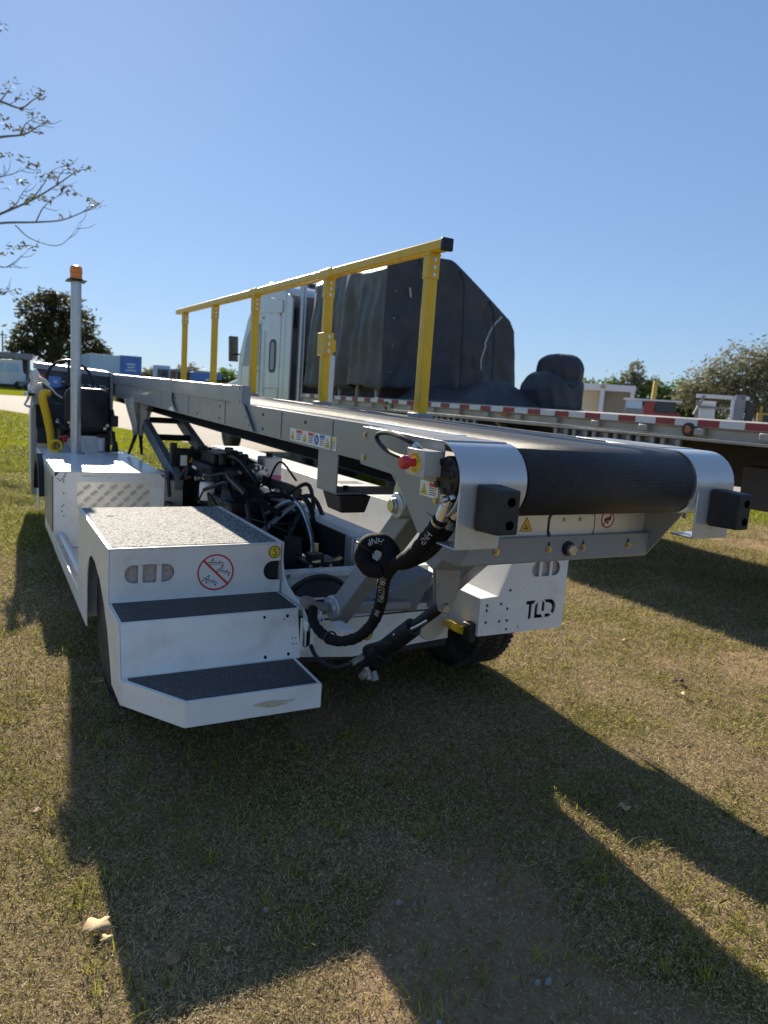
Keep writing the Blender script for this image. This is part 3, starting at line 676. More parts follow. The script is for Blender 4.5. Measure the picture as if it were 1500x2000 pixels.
# ---- right body
b = B()
notch = 3.24
rear = [(2.2, .338), (2.2, .538), (2.312, .543), (2.425, .822), (2.772, .822), (2.772, .334)]
holes = [circ(x, z, .0085, 10) for x, z in ((2.247, .498), (2.247, .471), (2.247, .408), (2.334, .406), (2.384, .407), (2.336, .5), (2.38, .471), (2.388, .57), (2.467, .573), (2.385, .36), (2.46, .365))]
for (a, c, kind) in ((2.520, 2.573, 'l'), (2.590, 2.645, 'm'), (2.662, 2.718, 'r')):
    z0, z1 = .632, .712; xe, xi, s = (a, c, -1) if kind == 'l' else (c, a, 1)
    if kind == 'm': holes.append(rrect((a+c)/2, .672, c-a, z1-z0, .006))
    else:
        pts = [(xi, z1), (xi, z0)]
        for k in range(9):
            t = R(-90+180*k/8); pts.append((xe-s*.038+s*.038*math.cos(t), .672+.04*math.sin(t)))
        holes.append(pts)
def T2(p, x0=2.505, z0=.402, k=.100): return [(x0+x*k, z0+z*k) for x, z in p]
holes.append(T2([(0, 1), (0, .80), (.20, .80), (.20, 0), (.40, 0), (.40, .80), (.52, .80), (.66, 1)]))                    # T
holes.append(T2([(.62, .72), (.82, .92), (.82, .20), (1.10, .20), (1.24, 0), (.62, 0)]))                                   # L
holes.append(T2([(1.10, .98), (1.30, .80), (1.30, .36), (1.14, .36), (1.10, .42)]))                                        # D, stem
holes.append(T2([(1.22, 1.0), (1.62, 1.0)]+[(1.62+.46*math.cos(R(q)), .5+.5*math.sin(R(q))) for q in range(75, -46, -15)]+[(1.76, .30), (1.83, .42), (1.83, .58), (1.76, .72), (1.62, .80), (1.40, .82)]))
holes.append(T2([(1.36, .20), (1.66, .20), (1.80, .06), (1.62, 0), (1.36, 0)]))
prism(b, rear, holes, (0, 2.84, 0), *REAR, -.007, 0)
rpn = P('rear_panel', b, 'white_paint', bevel=.0015)
b = B(); box(b, 2.50, 2.74, 2.862, 2.89, .60, .74); P('rear_light', b, 'lens_grey', rpn)
b = B(); box(b, 2.22, 2.74, 2.885, 2.90, .35, .53); P('panel_backing', b, 'cavity', rpn)
b = B()
prism(b, [(-2.848, .334), (-2.848, .820), (-8.6, .820), (-8.6, .3), (-7.75, .3), (-7.7, .5), (-7.35, .7), (-7.0, .5), (-6.95, .3), (-3.95, .3), (-3.88, .55), (-3.7, .68), (-3.5, .72), (-3.3, .68), (-3.12, .55), (-3.05, .334)], None, (2.766, 0, 0), *LEFT, -.006, 0)   # outer side
P('side_cover', b, 'white_paint', bevel=.002)
b = B()
prism(b, [(2.2, .338), (2.2, .538), (2.312, .543), (2.425, .822), (2.772, .822), (2.772, .815), (2.430, .815), (2.317, .537), (2.206, .532), (2.206, .338)], None, (0, 2.849, 0), *REAR, -5.75, 0)
P('inner_cover', b, 'white_paint', bevel=.0015)
b = B(); box(b, 2.21, 2.76, 8.55, 8.60, .3, .81); P('cover_front', b, 'white_paint')
b = B(); box(b, 1.36, 2.2, 3.465, 7.5, .255, .285); P('belly_pan', b, 'black_metal')  # unseen pan, added to keep sun off the ground below the chassis
for (x, y) in ((2.55, 5.6),):
    b = B(); tube(b, [(x+.045*math.cos(R(a)), y, .87+.045*math.sin(R(a))) for a in range(-60, 241, 15)], .014, 10); cyl(b, (x, y, .822), (x, y, .835), .04); P('lifting_eye', b, 'yellow_paint')
b = B(); box(b, 2.50, 2.70, 5.15, 5.30, .8225, .824); P('vent_slot', b, 'cavity')
# ---- engine bay
def hose(pts, r=.014, m='rubber', par=LD, name='hose', n=8):
    b = B(); tube(b, cr(pts, 7), r, n); return P(name, b, m, par)
b = B(); box(b, 1.46, 2.0, 6.22, 6.55, .42, .955); eb = P('radiator', b, 'black_metal', bevel=.012)
b = B()
for k in range(7): cyl(b, (1.50+k*.078, 6.25, .955), (1.50+k*.078, 6.25, .975+.02*(k % 2)), .018, n=10)
box(b, 1.46, 2.02, 6.20, 6.24, .93, .965); box(b, 1.62, 1.70, 6.19, 6.24, .95, 1.005); box(b, 1.86, 1.93, 6.19, 6.24, .95, 1.0); P('radiator_header', b, 'black_plastic', eb, bevel=.005)
b = B(); box(b, 1.40, 1.445, 6.22, 6.30, .35, 1.02); P('bay_post', b, 'black_metal', bevel=.004)
b = B(); box(b, 1.475, 1.53, 6.215, 6.219, .83, .92); P('sticker', b, 'label_white', eb)
b = B(); prism(b, [(1.545, .86), (1.60, .86), (1.572, .905)], None, (0, 6.2195, 0), *REAR, 0, .001); P('warning_triangle', b, 'label_yellow', eb)
b = B(); box(b, 1.55, 1.95, 5.55, 6.15, .55, .90); box(b, 1.60, 1.88, 5.65, 6.05, .90, .985); box(b, 1.72, 1.80, 5.60, 5.75, .985, 1.02)
for k in range(3): cyl(b, (1.66+k*.09, 5.6, .90), (1.66+k*.09, 5.6, 1.0), .03, n=12)
eng = P('engine_block', b, 'black_metal', bevel=.012)
b = B(); box(b, 1.56, 1.70, 5.53, 5.548, .70, .84); P('engine_cover', b, mk('petrol_paint', (.012, .03, .04), .4, var=.2), eng, bevel=.004)
b = B(); box(b, 1.715, 1.785, 5.53, 5.547, .72, .83); P('data_plate', b, mk('plate_dark', (.10, .10, .09), .4, metal=.6), eng)
b = B(); cyl(b, (1.90, 5.38, .86), (1.90, 5.55, .86), .075, n=20); cyl(b, (1.90, 5.34, .86), (1.90, 5.38, .86), .045, n=16); al = P('alternator', b, 'steel', bevel=.004)
b = B()
for k in range(10):
    a = k*math.pi/5; box(b, 1.90+.058*math.cos(a)-.006, 1.90+.058*math.cos(a)+.006, 5.372, 5.379, .86+.058*math.sin(a)-.012, .86+.058*math.sin(a)+.012)
P('vent_slot', b, 'cavity', al)
b = B(); lathe(b, [(.0, 0), (.055, .0), (.06, .02), (.06, .12), (.05, .14), (0, .14)], (1.52, 5.52, .64), Z_, 18); P('oil_filter', b, 'milky_plastic')
b = B(); hexa(b, [(1.975, 5.50, .755), (2.115, 5.50, .755), (2.115, 5.66, .755), (1.975, 5.66, .755)], [(1.965, 5.49, .985), (2.125, 5.49, .985), (2.125, 5.67, .985), (1.965, 5.67, .985)]); tk = P('coolant_tank', b, 'milky_plastic', bevel=.012)
b = B(); hexa(b, [(1.972, 5.495, .76), (2.118, 5.495, .76), (2.118, 5.665, .76), (1.972, 5.665, .76)], [(1.969, 5.487, .842), (2.121, 5.487, .842), (2.121, 5.672, .842), (1.969, 5.672, .842)]); P('coolant', b, 'pink_fluid', tk, bevel=.01)
b = B(); cyl(b, (2.04, 5.58, .985), (2.04, 5.58, 1.02), .03); P('filler_cap', b, 'black_plastic', tk)
b = B(); hexa(b, [(1.85, 5.0, .80), (2.10, 5.0, .70), (2.12, 5.25, .70), (1.87, 5.25, .80)], [(1.85, 5.0, .875), (2.10, 5.0, .80), (2.12, 5.25, .80), (1.87, 5.25, .875)]); P('valve_tray', b, 'black_metal', bevel=.005)
b = B()
for k in range(4): cyl(b, (1.88+k*.05, 4.98, .80-.018*k), (1.88+k*.05, 4.93, .79-.018*k), .017, n=10)
P('hose_fitting', b, 'steel')
b = B(); box(b, 1.38, 1.86, 4.55, 5.3, .40, .62); box(b, 1.45, 1.72, 4.7, 5.2, .62, .74); P('transmission', b, 'black_metal', bevel=.02)
b = B(); lathe(b, [(.16, 0), (.17, .03), (.17, .10), (.12, .16), (.05, .18), (0, .18)], (1.62, 4.95, .66), Vector((0, -.5, .6)), 28); P('bell_housing', b, 'black_metal')
b = B()
for k in range(9):
    a = R(20+k*40); c = Vector((1.62, 4.95, .66))+Vector((0, -.5, .6)).normalized()*.11+X_*.15*math.cos(a)+Vector((0, .77, .64))*.15*math.sin(a)
    bolt(b, c, Vector((0, -.5, .6)), .009, .01)
P('bolt', b, 'steel')
random.seed(21)
for k in range(34):
    x0, y0, z0 = random.uniform(1.42, 1.95), random.uniform(4.4, 6.1), random.uniform(.62, .92)
    if y0 < 5: z0 -= .08
    x1, y1, z1 = x0+random.uniform(-.25, .3), y0+random.uniform(-.9, -.2), z0+random.uniform(-.25, .08)
    x1 = min(max(x1, 1.38), 1.98); y1 = max(y1, 4.15); z1 = max(z1, .45)
    mid = ((x0+x1)/2+random.uniform(-.1, .1), (y0+y1)/2, max(z0, z1)+random.uniform(.0, .12))
    hose([(x0, y0, z0), mid, (x1, y1, z1)], random.choice((.008, .011, .015, .019)), random.choice(('rubber', 'black_plastic', 'sleeve', 'black_plastic')))
for k in range(16):
    x, y, z = random.uniform(1.46, 1.95), random.uniform(4.5, 6.0), random.uniform(.74, .93)
    if y < 5.2: z -= .12
    b = B(); s = random.uniform(.02, .05)
    if k % 2: box(b, x-s, x+s, y-s, y+s, z-s*.7, z+s*.7)
    else: cyl(b, (x, y-s, z), (x+random.uniform(-.03, .03), y+s, z+random.uniform(-.03, .05)), s*.6, n=12)
    P('engine_fitting', b, random.choice(('black_metal', 'black_plastic', 'steel', 'galvanised')), bevel=.003)
hose([(1.42, 6.2, .60), (1.36, 6.1, .78), (1.33, 6.0, .70), (1.33, 5.95, .60)], .014)
hose([(1.50, 6.15, .82), (1.46, 6.05, .80), (1.5, 5.95, .76)], .008, 'red_plastic')
hose([(1.75, 4.6, .66), (1.86, 4.45, .82), (1.90, 4.3, .70), (1.84, 4.15, .50), (1.82, 4.0, .42)], .018, 'black_plastic')
hose([(1.70, 4.7, .66), (1.80, 4.4, .80), (1.84, 4.2, .62), (1.80, 4.05, .45)], .016, 'galvanised')
b = B(); tube(b, [(1.55, 4.35, .60), (1.85, 4.50, .78)], .018, 10); P('tie_rod', b, 'galvanised')
b = B(); hexa(b, [(1.40, 3.78, .42), (1.60, 3.70, .42), (1.60, 3.71, .42), (1.40, 3.79, .42)], [(1.50, 3.78, .70), (1.58, 3.74, .70), (1.58, 3.75, .70), (1.50, 3.79, .70)]); P('mount_plate', b, 'black_metal', bevel=.006)
b = B(); box(b, 1.52, 1.72, 3.50, 3.68, .56, .605); box(b, 1.56, 1.64, 3.54, 3.62, .605, .64); P('valve_block', b, 'black_metal', bevel=.004)
b = B(); cyl(b, (1.62, 3.62, .60), (1.62, 3.62, .685), .017, n=12); cyl(b, (1.56, 3.52, .60), (1.60, 3.50, .612), .012); cyl(b, (1.70, 3.54, .60), (1.74, 3.53, .62), .014); P('brass_fitting', b, 'brass')
b = B()
for (x, y, z) in ((1.54, 3.497, .585), (1.60, 3.497, .575), (1.66, 3.497, .585), (1.36, 3.365, .575), (1.86, 3.365, .58)): bolt(b, (x, y, z), -Y_, .008)
P('bolt', b, 'steel')

# ============================ conveyor
SL = .013
def K(y): return SL*(y-1.65)
def slope(b): b.v = [(x, y, z+K(y)) for x, y, z in b.v]; return b
def C(name, b, material, parent=LD, **k): return P(name, slope(b), material, parent, **k)
XL, XR, EL, ER = 1.28, 2.205, 1.15, 2.335        # frame sides, wider end section sides
for (xs, s) in ((XL, 1), (XR, -1)):
    b = B()
    prism(b, [(0, 1.253), (0, 1.397), (s*.075, 1.397), (s*.075, 1.391), (s*.006, 1.391), (s*.006, 1.259), (s*.05, 1.259), (s*.05, 1.253)], None, (xs, 9.3, 0), *REAR, 0, 9.3-2.2)
    C('side_frame', b, 'grey_paint', bevel=.0015)
b = B()
for y in (2.75, 3.35, 4.3, 5.2, 6.1, 7.0, 7.9): box(b, XL-.004, XL-.0005, y, y+.012, 1.262, 1.390)
C('stiffener', b, 'grey_paint')
b = B()
for y in (3.05, 3.62, 4.42, 4.95, 5.6, 6.4, 7.2):
    for z in (1.285, 1.36): prism(b, rrect(-y, z, .02, .014, .004), None, (XL-.001, 0, 0), *LEFT, 0, .001)
C('slot', b, 'cavity')
# left guard board
b = B()
prism(b, [(-.004, 1.392), (-.016, 1.40), (-.016, 1.492), (-.004, 1.496), (.02, 1.496), (.02, 1.490), (-.009, 1.488), (-.009, 1.402), (-.003, 1.398)], None, (XL, 9.2, 0), *REAR, 0, 9.2-4.10)
C('guard_board', b, 'grey_paint', bevel=.0015)
b = B(); prism(b, [(-3.93, 1.498), (-4.14, 1.498), (-4.14, 1.36), (-4.06, 1.315), (-3.80, 1.258), (-3.72, 1.258), (-3.90, 1.392), (-3.93, 1.405)], None, (XL-.016, 0, 0), *LEFT, -.006, .003)
box(b, XL-.013, XL+.03, 3.925, 3.933, 1.395, 1.498); C('guard_end', b, 'grey_paint', bevel=.002)
b = B(); prism(b, [(-5.66, 1.496), (-5.76, 1.496), (-5.76, 1.262), (-5.50, 1.262), (-5.66, 1.34)], None, (XL-.016, 0, 0), *LEFT, -.002, .004); C('guard_joint', b, 'grey_paint', bevel=.002)
b = B()
for (y, z) in ((5.71, 1.48), (5.71, 1.42), (5.70, 1.36), (3.98, 1.48), (3.98, 1.41), (3.86, 1.33), (3.80, 1.29)): bolt(b, (XL-.02, y, z), -X_, .007, .005)
C('bolt', b, 'steel')
b = B(); prism(b, [(-5.73, 1.275), (-5.62, 1.30), (-5.54, 1.262), (-5.73, 1.262)], None, (XL-.021, 0, 0), *LEFT, 0, .0008); C('sticker', b, 'label_white')
b = B(); prism(b, [(-4.98, 1.385), (-4.94, 1.345), (-4.93, 1.345), (-4.97, 1.385)], None, (XL-.002, 0, 0), *LEFT, 0, .001); C('scratch_mark', b, 'label_white')
# belt
def loop(y0, y1, zc, rad, n=22):
    pts = []
    for k in range(n+1):
        a = R(-90-180*k/n); pts.append((y0+rad*math.cos(a), zc+rad*math.sin(a)))
    m_ = 40
    for k in range(1, m_): pts.append((y0+(y1-y0)*k/m_, zc+rad))
    for k in range(n+1):
        a = R(90-180*k/n); pts.append((y1+rad*math.cos(a), zc+rad*math.sin(a)))
    for k in range(1, m_): pts.append((y1-(y1-y0)*k/m_, zc-rad))
    return pts
bp = loop(1.735, 9.2, 1.283, .104); BX0, BX1 = 1.398, 2.125
me = bpy.data.meshes.new('belt'); N = len(bp)
me.from_pydata([(x, y, z+K(y)) for y, z in bp for x in (BX0, BX1)], [], [(2*i, 2*i+1, 2*((i+1) % N)+1, 2*((i+1) % N)) for i in range(N)])
uvl = me.uv_layers.new(name='UVMap'); arc = [0]
for i in range(N): arc.append(arc[-1]+math.dist(bp[i], bp[(i+1) % N]))
for pi, poly in enumerate(me.polygons):
    vv = [(0, arc[pi]), (BX1-BX0, arc[pi]), (BX1-BX0, arc[pi+1]), (0, arc[pi+1])]
    for li, q in zip(poly.loop_indices, vv): uvl.data[li].uv = q
me.shade_smooth(); me.materials.append(MT['belt_rubber'])
belt = bpy.data.objects.new('conveyor_belt', me); COL.objects.link(belt); belt.parent = LD; belt.location = -L0
so2 = belt.modifiers.new('solid', 'SOLIDIFY'); so2.thickness = .006; so2.offset = 1
for (yy) in (1.735, 9.2):
    b = B(); cyl(b, (1.36, yy, 1.283), (2.16, yy, 1.283), .095, n=32); C('end_roller', b, 'galvanised')
b = B(); box(b, 1.35, 2.14, 1.90, 9.1, 1.345, 1.375); C('slider_bed', b, 'galvanised')
b = B(); box(b, XL+.07, BX0-.012, 2.2, 9.2, 1.389, 1.399); C('edge_strip', b, 'black_plastic'); 
b = B(); box(b, BX1+.012, XR-.07, 2.2, 9.2, 1.389, 1.399); C('edge_strip', b, 'black_plastic')
# end covers
def cowl(xa, xb, xo):
    b = B(); pr = []; rc, zc, yc = .114, 1.283, 1.735
    n = 20
    for k in range(n+1):
        a = R(90+ k*205/n); pr.append((yc+rc*math.cos(a), zc+rc*math.sin(a)))
    pr = [(2.06, zc+rc), (1.9, zc+rc)]+pr
    inn = [(yc+(y-yc)*.955 if y < yc else y, zc+(z-zc)*.955) for y, z in pr]
    prism(b, [(-y, z) for y, z in pr+inn[::-1]], None, (min(xa, xb), 0, 0), Vector((0, -1, 0)), Z_, -abs(xb-xa), 0)
    C('end_cowl', b, 'cowl_grey', bevel=.0015)
    # lower mounting plate, flush with the rear of the cowl
    b = B(); x0, x1 = sorted((xo, xo+(.155 if xo < 1.5 else -.185)))
    prism(b, [(x0, 1.290), (x0, 1.105), (x0+.006, 1.097), (x1-.006, 1.097), (x1, 1.105), (x1, 1.290)], None, (0, 1.6225, 0), *REAR, -.006, .0); 
    box(b, x0, x1, 1.626, 1.72, 1.097, 1.103)
    C('bumper_plate', b, 'cowl_grey', bevel=.003)
cowl(EL, 1.388, EL); cowl(2.137, ER, ER)
def bumper(x0, x1, z0, z1, yb, yf):
    b = B(); hexa(b, [(x0, yf, z0), (x1, yf, z0), (x1+.006, yb, z0-.004), (x0-.008, yb, z0-.004)], [(x0, yf, z1), (x1, yf, z1), (x1+.006, yb, z1+.004), (x0-.008, yb, z1+.004)])
    o = C('rubber_bumper', b, 'rubber', bevel=.007, seg=3)
    b = B(); xm = (x0+x1)/2+.005
    for z in (z0+.028, z1-.032): prism(b, circ(xm, z, .0135, 16), None, (0, yf, 0), *REAR, .0003, .0012)
    C('bolt_hole', b, 'void', o)  # flat black discs, the shade inside the holes put into their colour
bumper(1.210, 1.283, 1.160, 1.284, 1.6165, 1.518); bumper(2.214, 2.276, 1.150, 1.272, 1.6165, 1.505)
# end section side plates
b = B()
prism(b, [(-1.715, 1.396), (-1.715, 1.130), (-1.77, 1.097), (-1.83, 1.112), (-1.985, 1.262), (-2.225, 1.268), (-2.235, 1.276), (-2.235, 1.392), (-2.225, 1.400)], None, (EL, 0, 0), *LEFT, -.006, 0)
box(b, EL+.006, BX0-.02, 1.72, 2.235, 1.393, 1.3995); ep = C('end_side_plate', b, 'grey_paint', bevel=.002)
b = B(); box(b, EL+.006, XL+.01, 2.228, 2.235, 1.268, 1.392); C('end_web', b, 'grey_paint')
b = B(); prism(b, [(-1.80, 1.397), (-1.80, 1.130), (-1.90, 1.17), (-2.235, 1.268), (-2.235, 1.397)], None, (ER, 0, 0), *LEFT, 0, .006)
box(b, BX1+.02, ER-.006, 1.80, 2.235, 1.393, 1.3995); C('end_side_plate', b, 'grey_paint', bevel=.002)
b = B(); box(b, 1.345, 1.392, 1.95, 2.6, 1.397, 1.402); C('wear_strip', b, 'label_white')
b = B()
for (y, z) in ((2.205, 1.372), (2.205, 1.295), (1.935, 1.303), (1.735, 1.222)): bolt(b, (EL-.001, y, z), -X_, .008, .006)
C('bolt', b, 'brass', ep)
b = B(); prism(b, rect(-2.38, -2.18, 1.258, 1.393), None, (XL-.02, 0, 0), *LEFT, 0, .005); C('splice_plate', b, 'grey_paint', bevel=.002)
# inner side plates, tray, cross beam
for xx in (1.335, 2.205):
    b = B(); prism(b, [(-1.70, 1.25), (-1.70, 1.19), (-1.858, .985), (-1.99, .985), (-2.38, 1.26)], None, (xx, 0, 0), *LEFT, -.004, .004); C('cheek_plate', b, 'grey_paint', bevel=.0015)
b = B(); prism(b, rect(1.34, 2.20, 1.065, 1.20), [rrect(1.577, 1.101, .022, .008, .003), rrect(1.573, 1.086+.028, .022, .008, .003)], (0, 1.88, 0), *REAR, -.003, 0); tray = C('tray_plate', b, 'tray_metal')
b = B(); prism(b, rrect(1.83, 1.108, .21, .078, .02), None, (0, 1.88, 0), *REAR, .0, .005); ht = C('tray_hatch', b, 'tray_metal', tray, bevel=.003)
b = B(); prism(b, rrect(1.83, 1.106, .225, .090, .024), [rrect(1.83, 1.108, .211, .079, .02)], (0, 1.88, 0), *REAR, .0, .0012); C('hatch_seal', b, 'rubber', tray)
b = B()
for x in (1.79, 1.865): bolt(b, (x, 1.874, 1.125), -Y_, .006, .005)
C('bolt', b, 'steel', ht)
def tri_sign(o, s, fr, par, col='label_orange', fn=C):
    b = B(); prism(b, [(-s*.5, -s*.43), (s*.5, -s*.43), (0, s*.43)], None, o, *fr, 0, .0008); fn('warning_triangle', b, col, par)
    b = B(); prism(b, [(-s*.5, -s*.43), (s*.5, -s*.43), (0, s*.43)], [[(-s*.46, -s*.405), (s*.46, -s*.405), (0, s*.375)]], o, *fr, .0008, .0013)
    prism(b, circ(s*.08, -s*.24, s*.085, 10), [circ(s*.08, -s*.24, s*.045, 8)], o, *fr, .0008, .0013); prism(b, circ(-s*.04, -s*.07, s*.06, 10), None, o, *fr, .0008, .0013)
    prism(b, [(-s*.25, -s*.32), (s*.0, -s*.26), (s*.02, -s*.20), (-s*.1, -s*.2)], None, o, *fr, .0008, .0013)
    fn('pictogram', b, 'label_black', par)
tri_sign((1.622, 1.8798, 1.112), .058, REAR, tray)
o_ = (2.005, 1.8798, 1.122)
b = B(); prism(b, circ(0, 0, .033, 28), None, o_, *REAR, 0, .0008); C('sticker', b, 'label_white', tray)
b = B(); prism(b, circ(0, 0, .033, 28), [circ(0, 0, .0275, 28)], o_, *REAR, .0008, .0013); prism(b, [(.022, .026), (.026, .022), (-.022, -.026), (-.026, -.022)], None, o_, *REAR, .0013, .0017); C('prohibition_ring', b, 'label_red', tray)
b = B(); prism(b, [(-.018, .0), (-.002, .008), (.018, .010), (.016, -.004), (-.002, -.006), (-.016, -.008)], None, o_, *REAR, .0008, .0012); prism(b, [(-.006, -.008), (.008, -.008), (.002, -.02)], None, o_, *REAR, .0008, .0012); C('pictogram', b, 'label_black', tray)
b = B(); prism(b, [(1.85, 1.072), (1.85, .988), (1.856, .982), (1.99, .982), (1.99, .988), (1.858, .99), (1.858, 1.066), (1.90, 1.066), (1.90, 1.072)], None, (1.339, 0, 0), Y_, Z_, 0, .862)
beam = C('cross_beam', b, 'grey_paint', bevel=.0015)
b = B()
for x in (1.479, 1.706, 1.866, 2.092):
    cyl(b, (x, 1.8505, 1.028), (x, 1.845, 1.028), .0125, n=14); cyl(b, (x, 1.846, 1.028), (x, 1.839, 1.028), .0075, n=6)
C('bolt', b, 'brass', beam)
b = B()
for x in (1.479, 1.706, 1.866, 2.092): prism(b, rrect(x, 1.046, .010, .016, .005), None, (0, 1.85, 0), *REAR, .0003, .001)
C('slot', b, 'cavity', beam)
b = B(); cyl(b, (1.794, 1.8505, 1.028), (1.794, 1.843, 1.028), .026, n=20); P_ = C('washer', b, 'black_metal', beam)
b = B(); cyl(b, (1.797, 1.843, 1.026), (1.797, 1.822, 1.026), .021, n=6); C('pivot_bolt', b, 'steel', beam, bevel=.002)
# stickers on the left frame
def warn_label(y0, y1, z0, z1, x, head, tri, par=None):
    w_, h_ = y0-y1, z1-z0; o = (x, (y0+y1)/2, (z0+z1)/2)
    b = B(); prism(b, rect(-w_/2, w_/2, -h_/2, h_/2), None, o, *LEFT, 0, .0008); s = C('sticker', b, 'label_white')
    if tri == 'disc':
        b = B(); prism(b, circ(-w_*.27, 0, h_*.40, 18), None, o, *LEFT, .0008, .0013); C('symbol_disc', b, 'label_blue', s)
        b = B(); line2(b, (-w_*.33, h_*.15), (-w_*.22, -h_*.15), .006, o, LEFT, .0013, .0017); line2(b, (-w_*.24, h_*.1), (-w_*.31, 0), .005, o, LEFT, .0013, .0017); C('pictogram', b, 'label_white', s)
    else: tri_sign(Vector(o)+Vector((-.001, w_*.27, -h_*.05)), h_*.78, LEFT, s, 'label_yellow')
    b = B(); prism(b, rect(w_*.02, w_*.46, h_*.2, h_*.44), None, o, *LEFT, .0008, .0013); C('header', b, head, s)
    b = B()
    for q in range(4): prism(b, rect(w_*.04, w_*(.43-.05*(q % 2)), h_*(.08-q*.14), h_*(.135-q*.14)), None, o, *LEFT, .0008, .0012)
    C('text_line', b, 'label_black', s)
for (ya, yb, hd, tr) in ((3.226, 3.078, 'label_red', 't'), (3.074, 2.942, 'label_red', 't'), (2.938, 2.824, 'label_blue', 'disc'), (2.820, 2.708, 'label_yellow', 't')):
    warn_label(ya, yb, 1.264, 1.322, XL-.0008, hd, tr)
warn_label(1.826, 1.728, 1.226, 1.272, EL-.0008, 'label_red', 't')
# emergency stop, cable, motor
b = B(); box(b, 1.088, EL-.001, 1.712, 1.806, 1.292, 1.366); eb2 = C('stop_box', b, mk('box_grey', (.36, .36, .33), .5), bevel=.004)
b = B(); prism(b, rect(-1.808, -1.710, 1.290, 1.368), None, (1.0875, 0, 0), *LEFT, 0, .004); C('stop_box_lid', b, mk('lid_grey', (.45, .46, .46), .45), eb2, bevel=.002)
b = B(); cyl(b, (1.0835, 1.760, 1.329), (1.0815, 1.760, 1.329), .031, n=32); C('stop_disc', b, 'label_yellow', eb2)
b = B()
for s_, r_, a0, a1 in (('EMERGENCY', .0245, 165, 15), ('STOP', .0245, 235, 305)):
    for q, ch in enumerate(s_):
        a = a0+(a1-a0)*q/(len(s_)-1); c, s = math.cos(R(a)), math.sin(R(a))
        rv_ = 1 if a0 < 200 else -1
        u_ = (-Y_*c+Z_*s)*rv_; r2 = (-Y_*s-Z_*c)*rv_
        text(b, ch, Vector((1.0815, 1.760, 1.329))-Y_*(r_*c)+Z_*(r_*s), r2, u_, 0, height=.0085)
C('lettering', b, 'label_black', eb2)
b = B(); cyl(b, (1.083, 1.760, 1.329), (1.062, 1.760, 1.329), .0125, n=20); lathe(b, [(.012, 0), (.019, .004), (.0205, .012), (.0195, .022), (.015, .026), (0, .027)], (1.062, 1.760, 1.329), -X_, 24); C('stop_button', b, 'red_plastic', eb2)
b = B()
for (y, z) in ((1.802, 1.297), (1.802, 1.361), (1.716, 1.297), (1.716, 1.361)): bolt(b, (1.0835, y, z), -X_, .0025, .0015)
C('screw', b, 'steel', eb2)
hose([(1.115, 1.80, 1.372), (1.10, 1.86, 1.392), (1.10, 1.95, 1.402), (1.10, 2.02, 1.395), (1.105, 2.035, 1.375), (1.105, 1.98, 1.350), (1.11, 1.89, 1.335), (1.115, 1.83, 1.338), (1.118, 1.805, 1.338)], .0075, 'black_plastic', name='cable')
b = B(); cyl(b, (1.115, 1.80, 1.338), (1.115, 1.835, 1.339), .011, n=12); cyl(b, (1.115, 1.795, 1.368), (1.113, 1.815, 1.376), .011, n=12); P('cable_gland', b, 'galvanised')
b = B(); lathe(b, [(0, .0), (.045, 0), (.056, .008), (.058, .02), (.058, .05), (.05, .055), (.05, .16), (0, .16)], (1.142, 1.690, 1.300), X_, 14); mo_ = C('drive_motor', b, 'black_metal', bevel=.003)
b = B()
for k in range(7):
    a = k*2*math.pi/7+.2; cyl(b, (1.143, 1.690+.043*math.cos(a), 1.300+.043*math.sin(a)), (1.136, 1.690+.043*math.cos(a), 1.300+.043*math.sin(a)), .0095, n=8)
box(b, 1.138, 1.142, 1.66, 1.70, 1.295, 1.315); C('motor_bolt', b, 'black_metal', mo_)
b = B(); cyl(b, (1.165, 1.705, 1.250), (1.165, 1.712, 1.222), .017, n=12); cyl(b, (1.17, 1.680, 1.246), (1.17, 1.672, 1.232), .018, n=12); cyl(b, (1.150, 1.680, 1.236), (1.135, 1.683, 1.232), .010, n=12); C('elbow_fitting', b, 'steel')

# ---- rail and posts on the right side
PX = 2.165
ry = [3.50, 4.86, 6.45, 7.76, 9.07]
def rz_(y): return 2.335+.013*(y-3.5)
for i, y in enumerate(ry):
    b = B(); box(b, PX-.030, PX+.030, y-.030, y+.030, 1.30+K(y), rz_(y)-.10); po = P('handrail_post', b, 'yellow_paint', bevel=.006)
    b = B(); box(b, PX-.034, PX+.034, y-.034, y+.034, rz_(y)-.16, rz_(y)-.02); box(b, PX-.037, PX+.037, y-.038, y+.038, rz_(y)-.040, rz_(y)-.026); P('post_socket', b, 'yellow_paint', po, bevel=.004)
    b = B()
    for z in (.06, .10, .14): bolt(b, (PX, y-.034, rz_(y)-z), -Y_, .008, .005); 
    P('bolt', b, 'steel', po)
    b = B(); box(b, PX-.05, PX+.05, y-.06, y+.06, 1.26+K(y), 1.42+K(y)); P('post_foot', b, 'grey_paint', po, bevel=.004)
b = B()
hexa(b, [(PX-.032, 3.36, rz_(3.36)-.025), (PX+.032, 3.36, rz_(3.36)-.025), (PX+.032, 9.45, rz_(9.45)-.025), (PX-.032, 9.45, rz_(9.45)-.025)], [(PX-.032, 3.36, rz_(3.36)+.035), (PX+.032, 3.36, rz_(3.36)+.035), (PX+.032, 9.45, rz_(9.45)+.035), (PX-.032, 9.45, rz_(9.45)+.035)])
rail = P('handrail', b, 'yellow_paint', bevel=.012, seg=3)
for y in (4.86, 6.45):
    b = B(); box(b, PX-.036, PX+.036, y-.10, y+.10, rz_(y)-.029, rz_(y)+.039); P('rail_sleeve', b, 'yellow_paint', rail, bevel=.01)
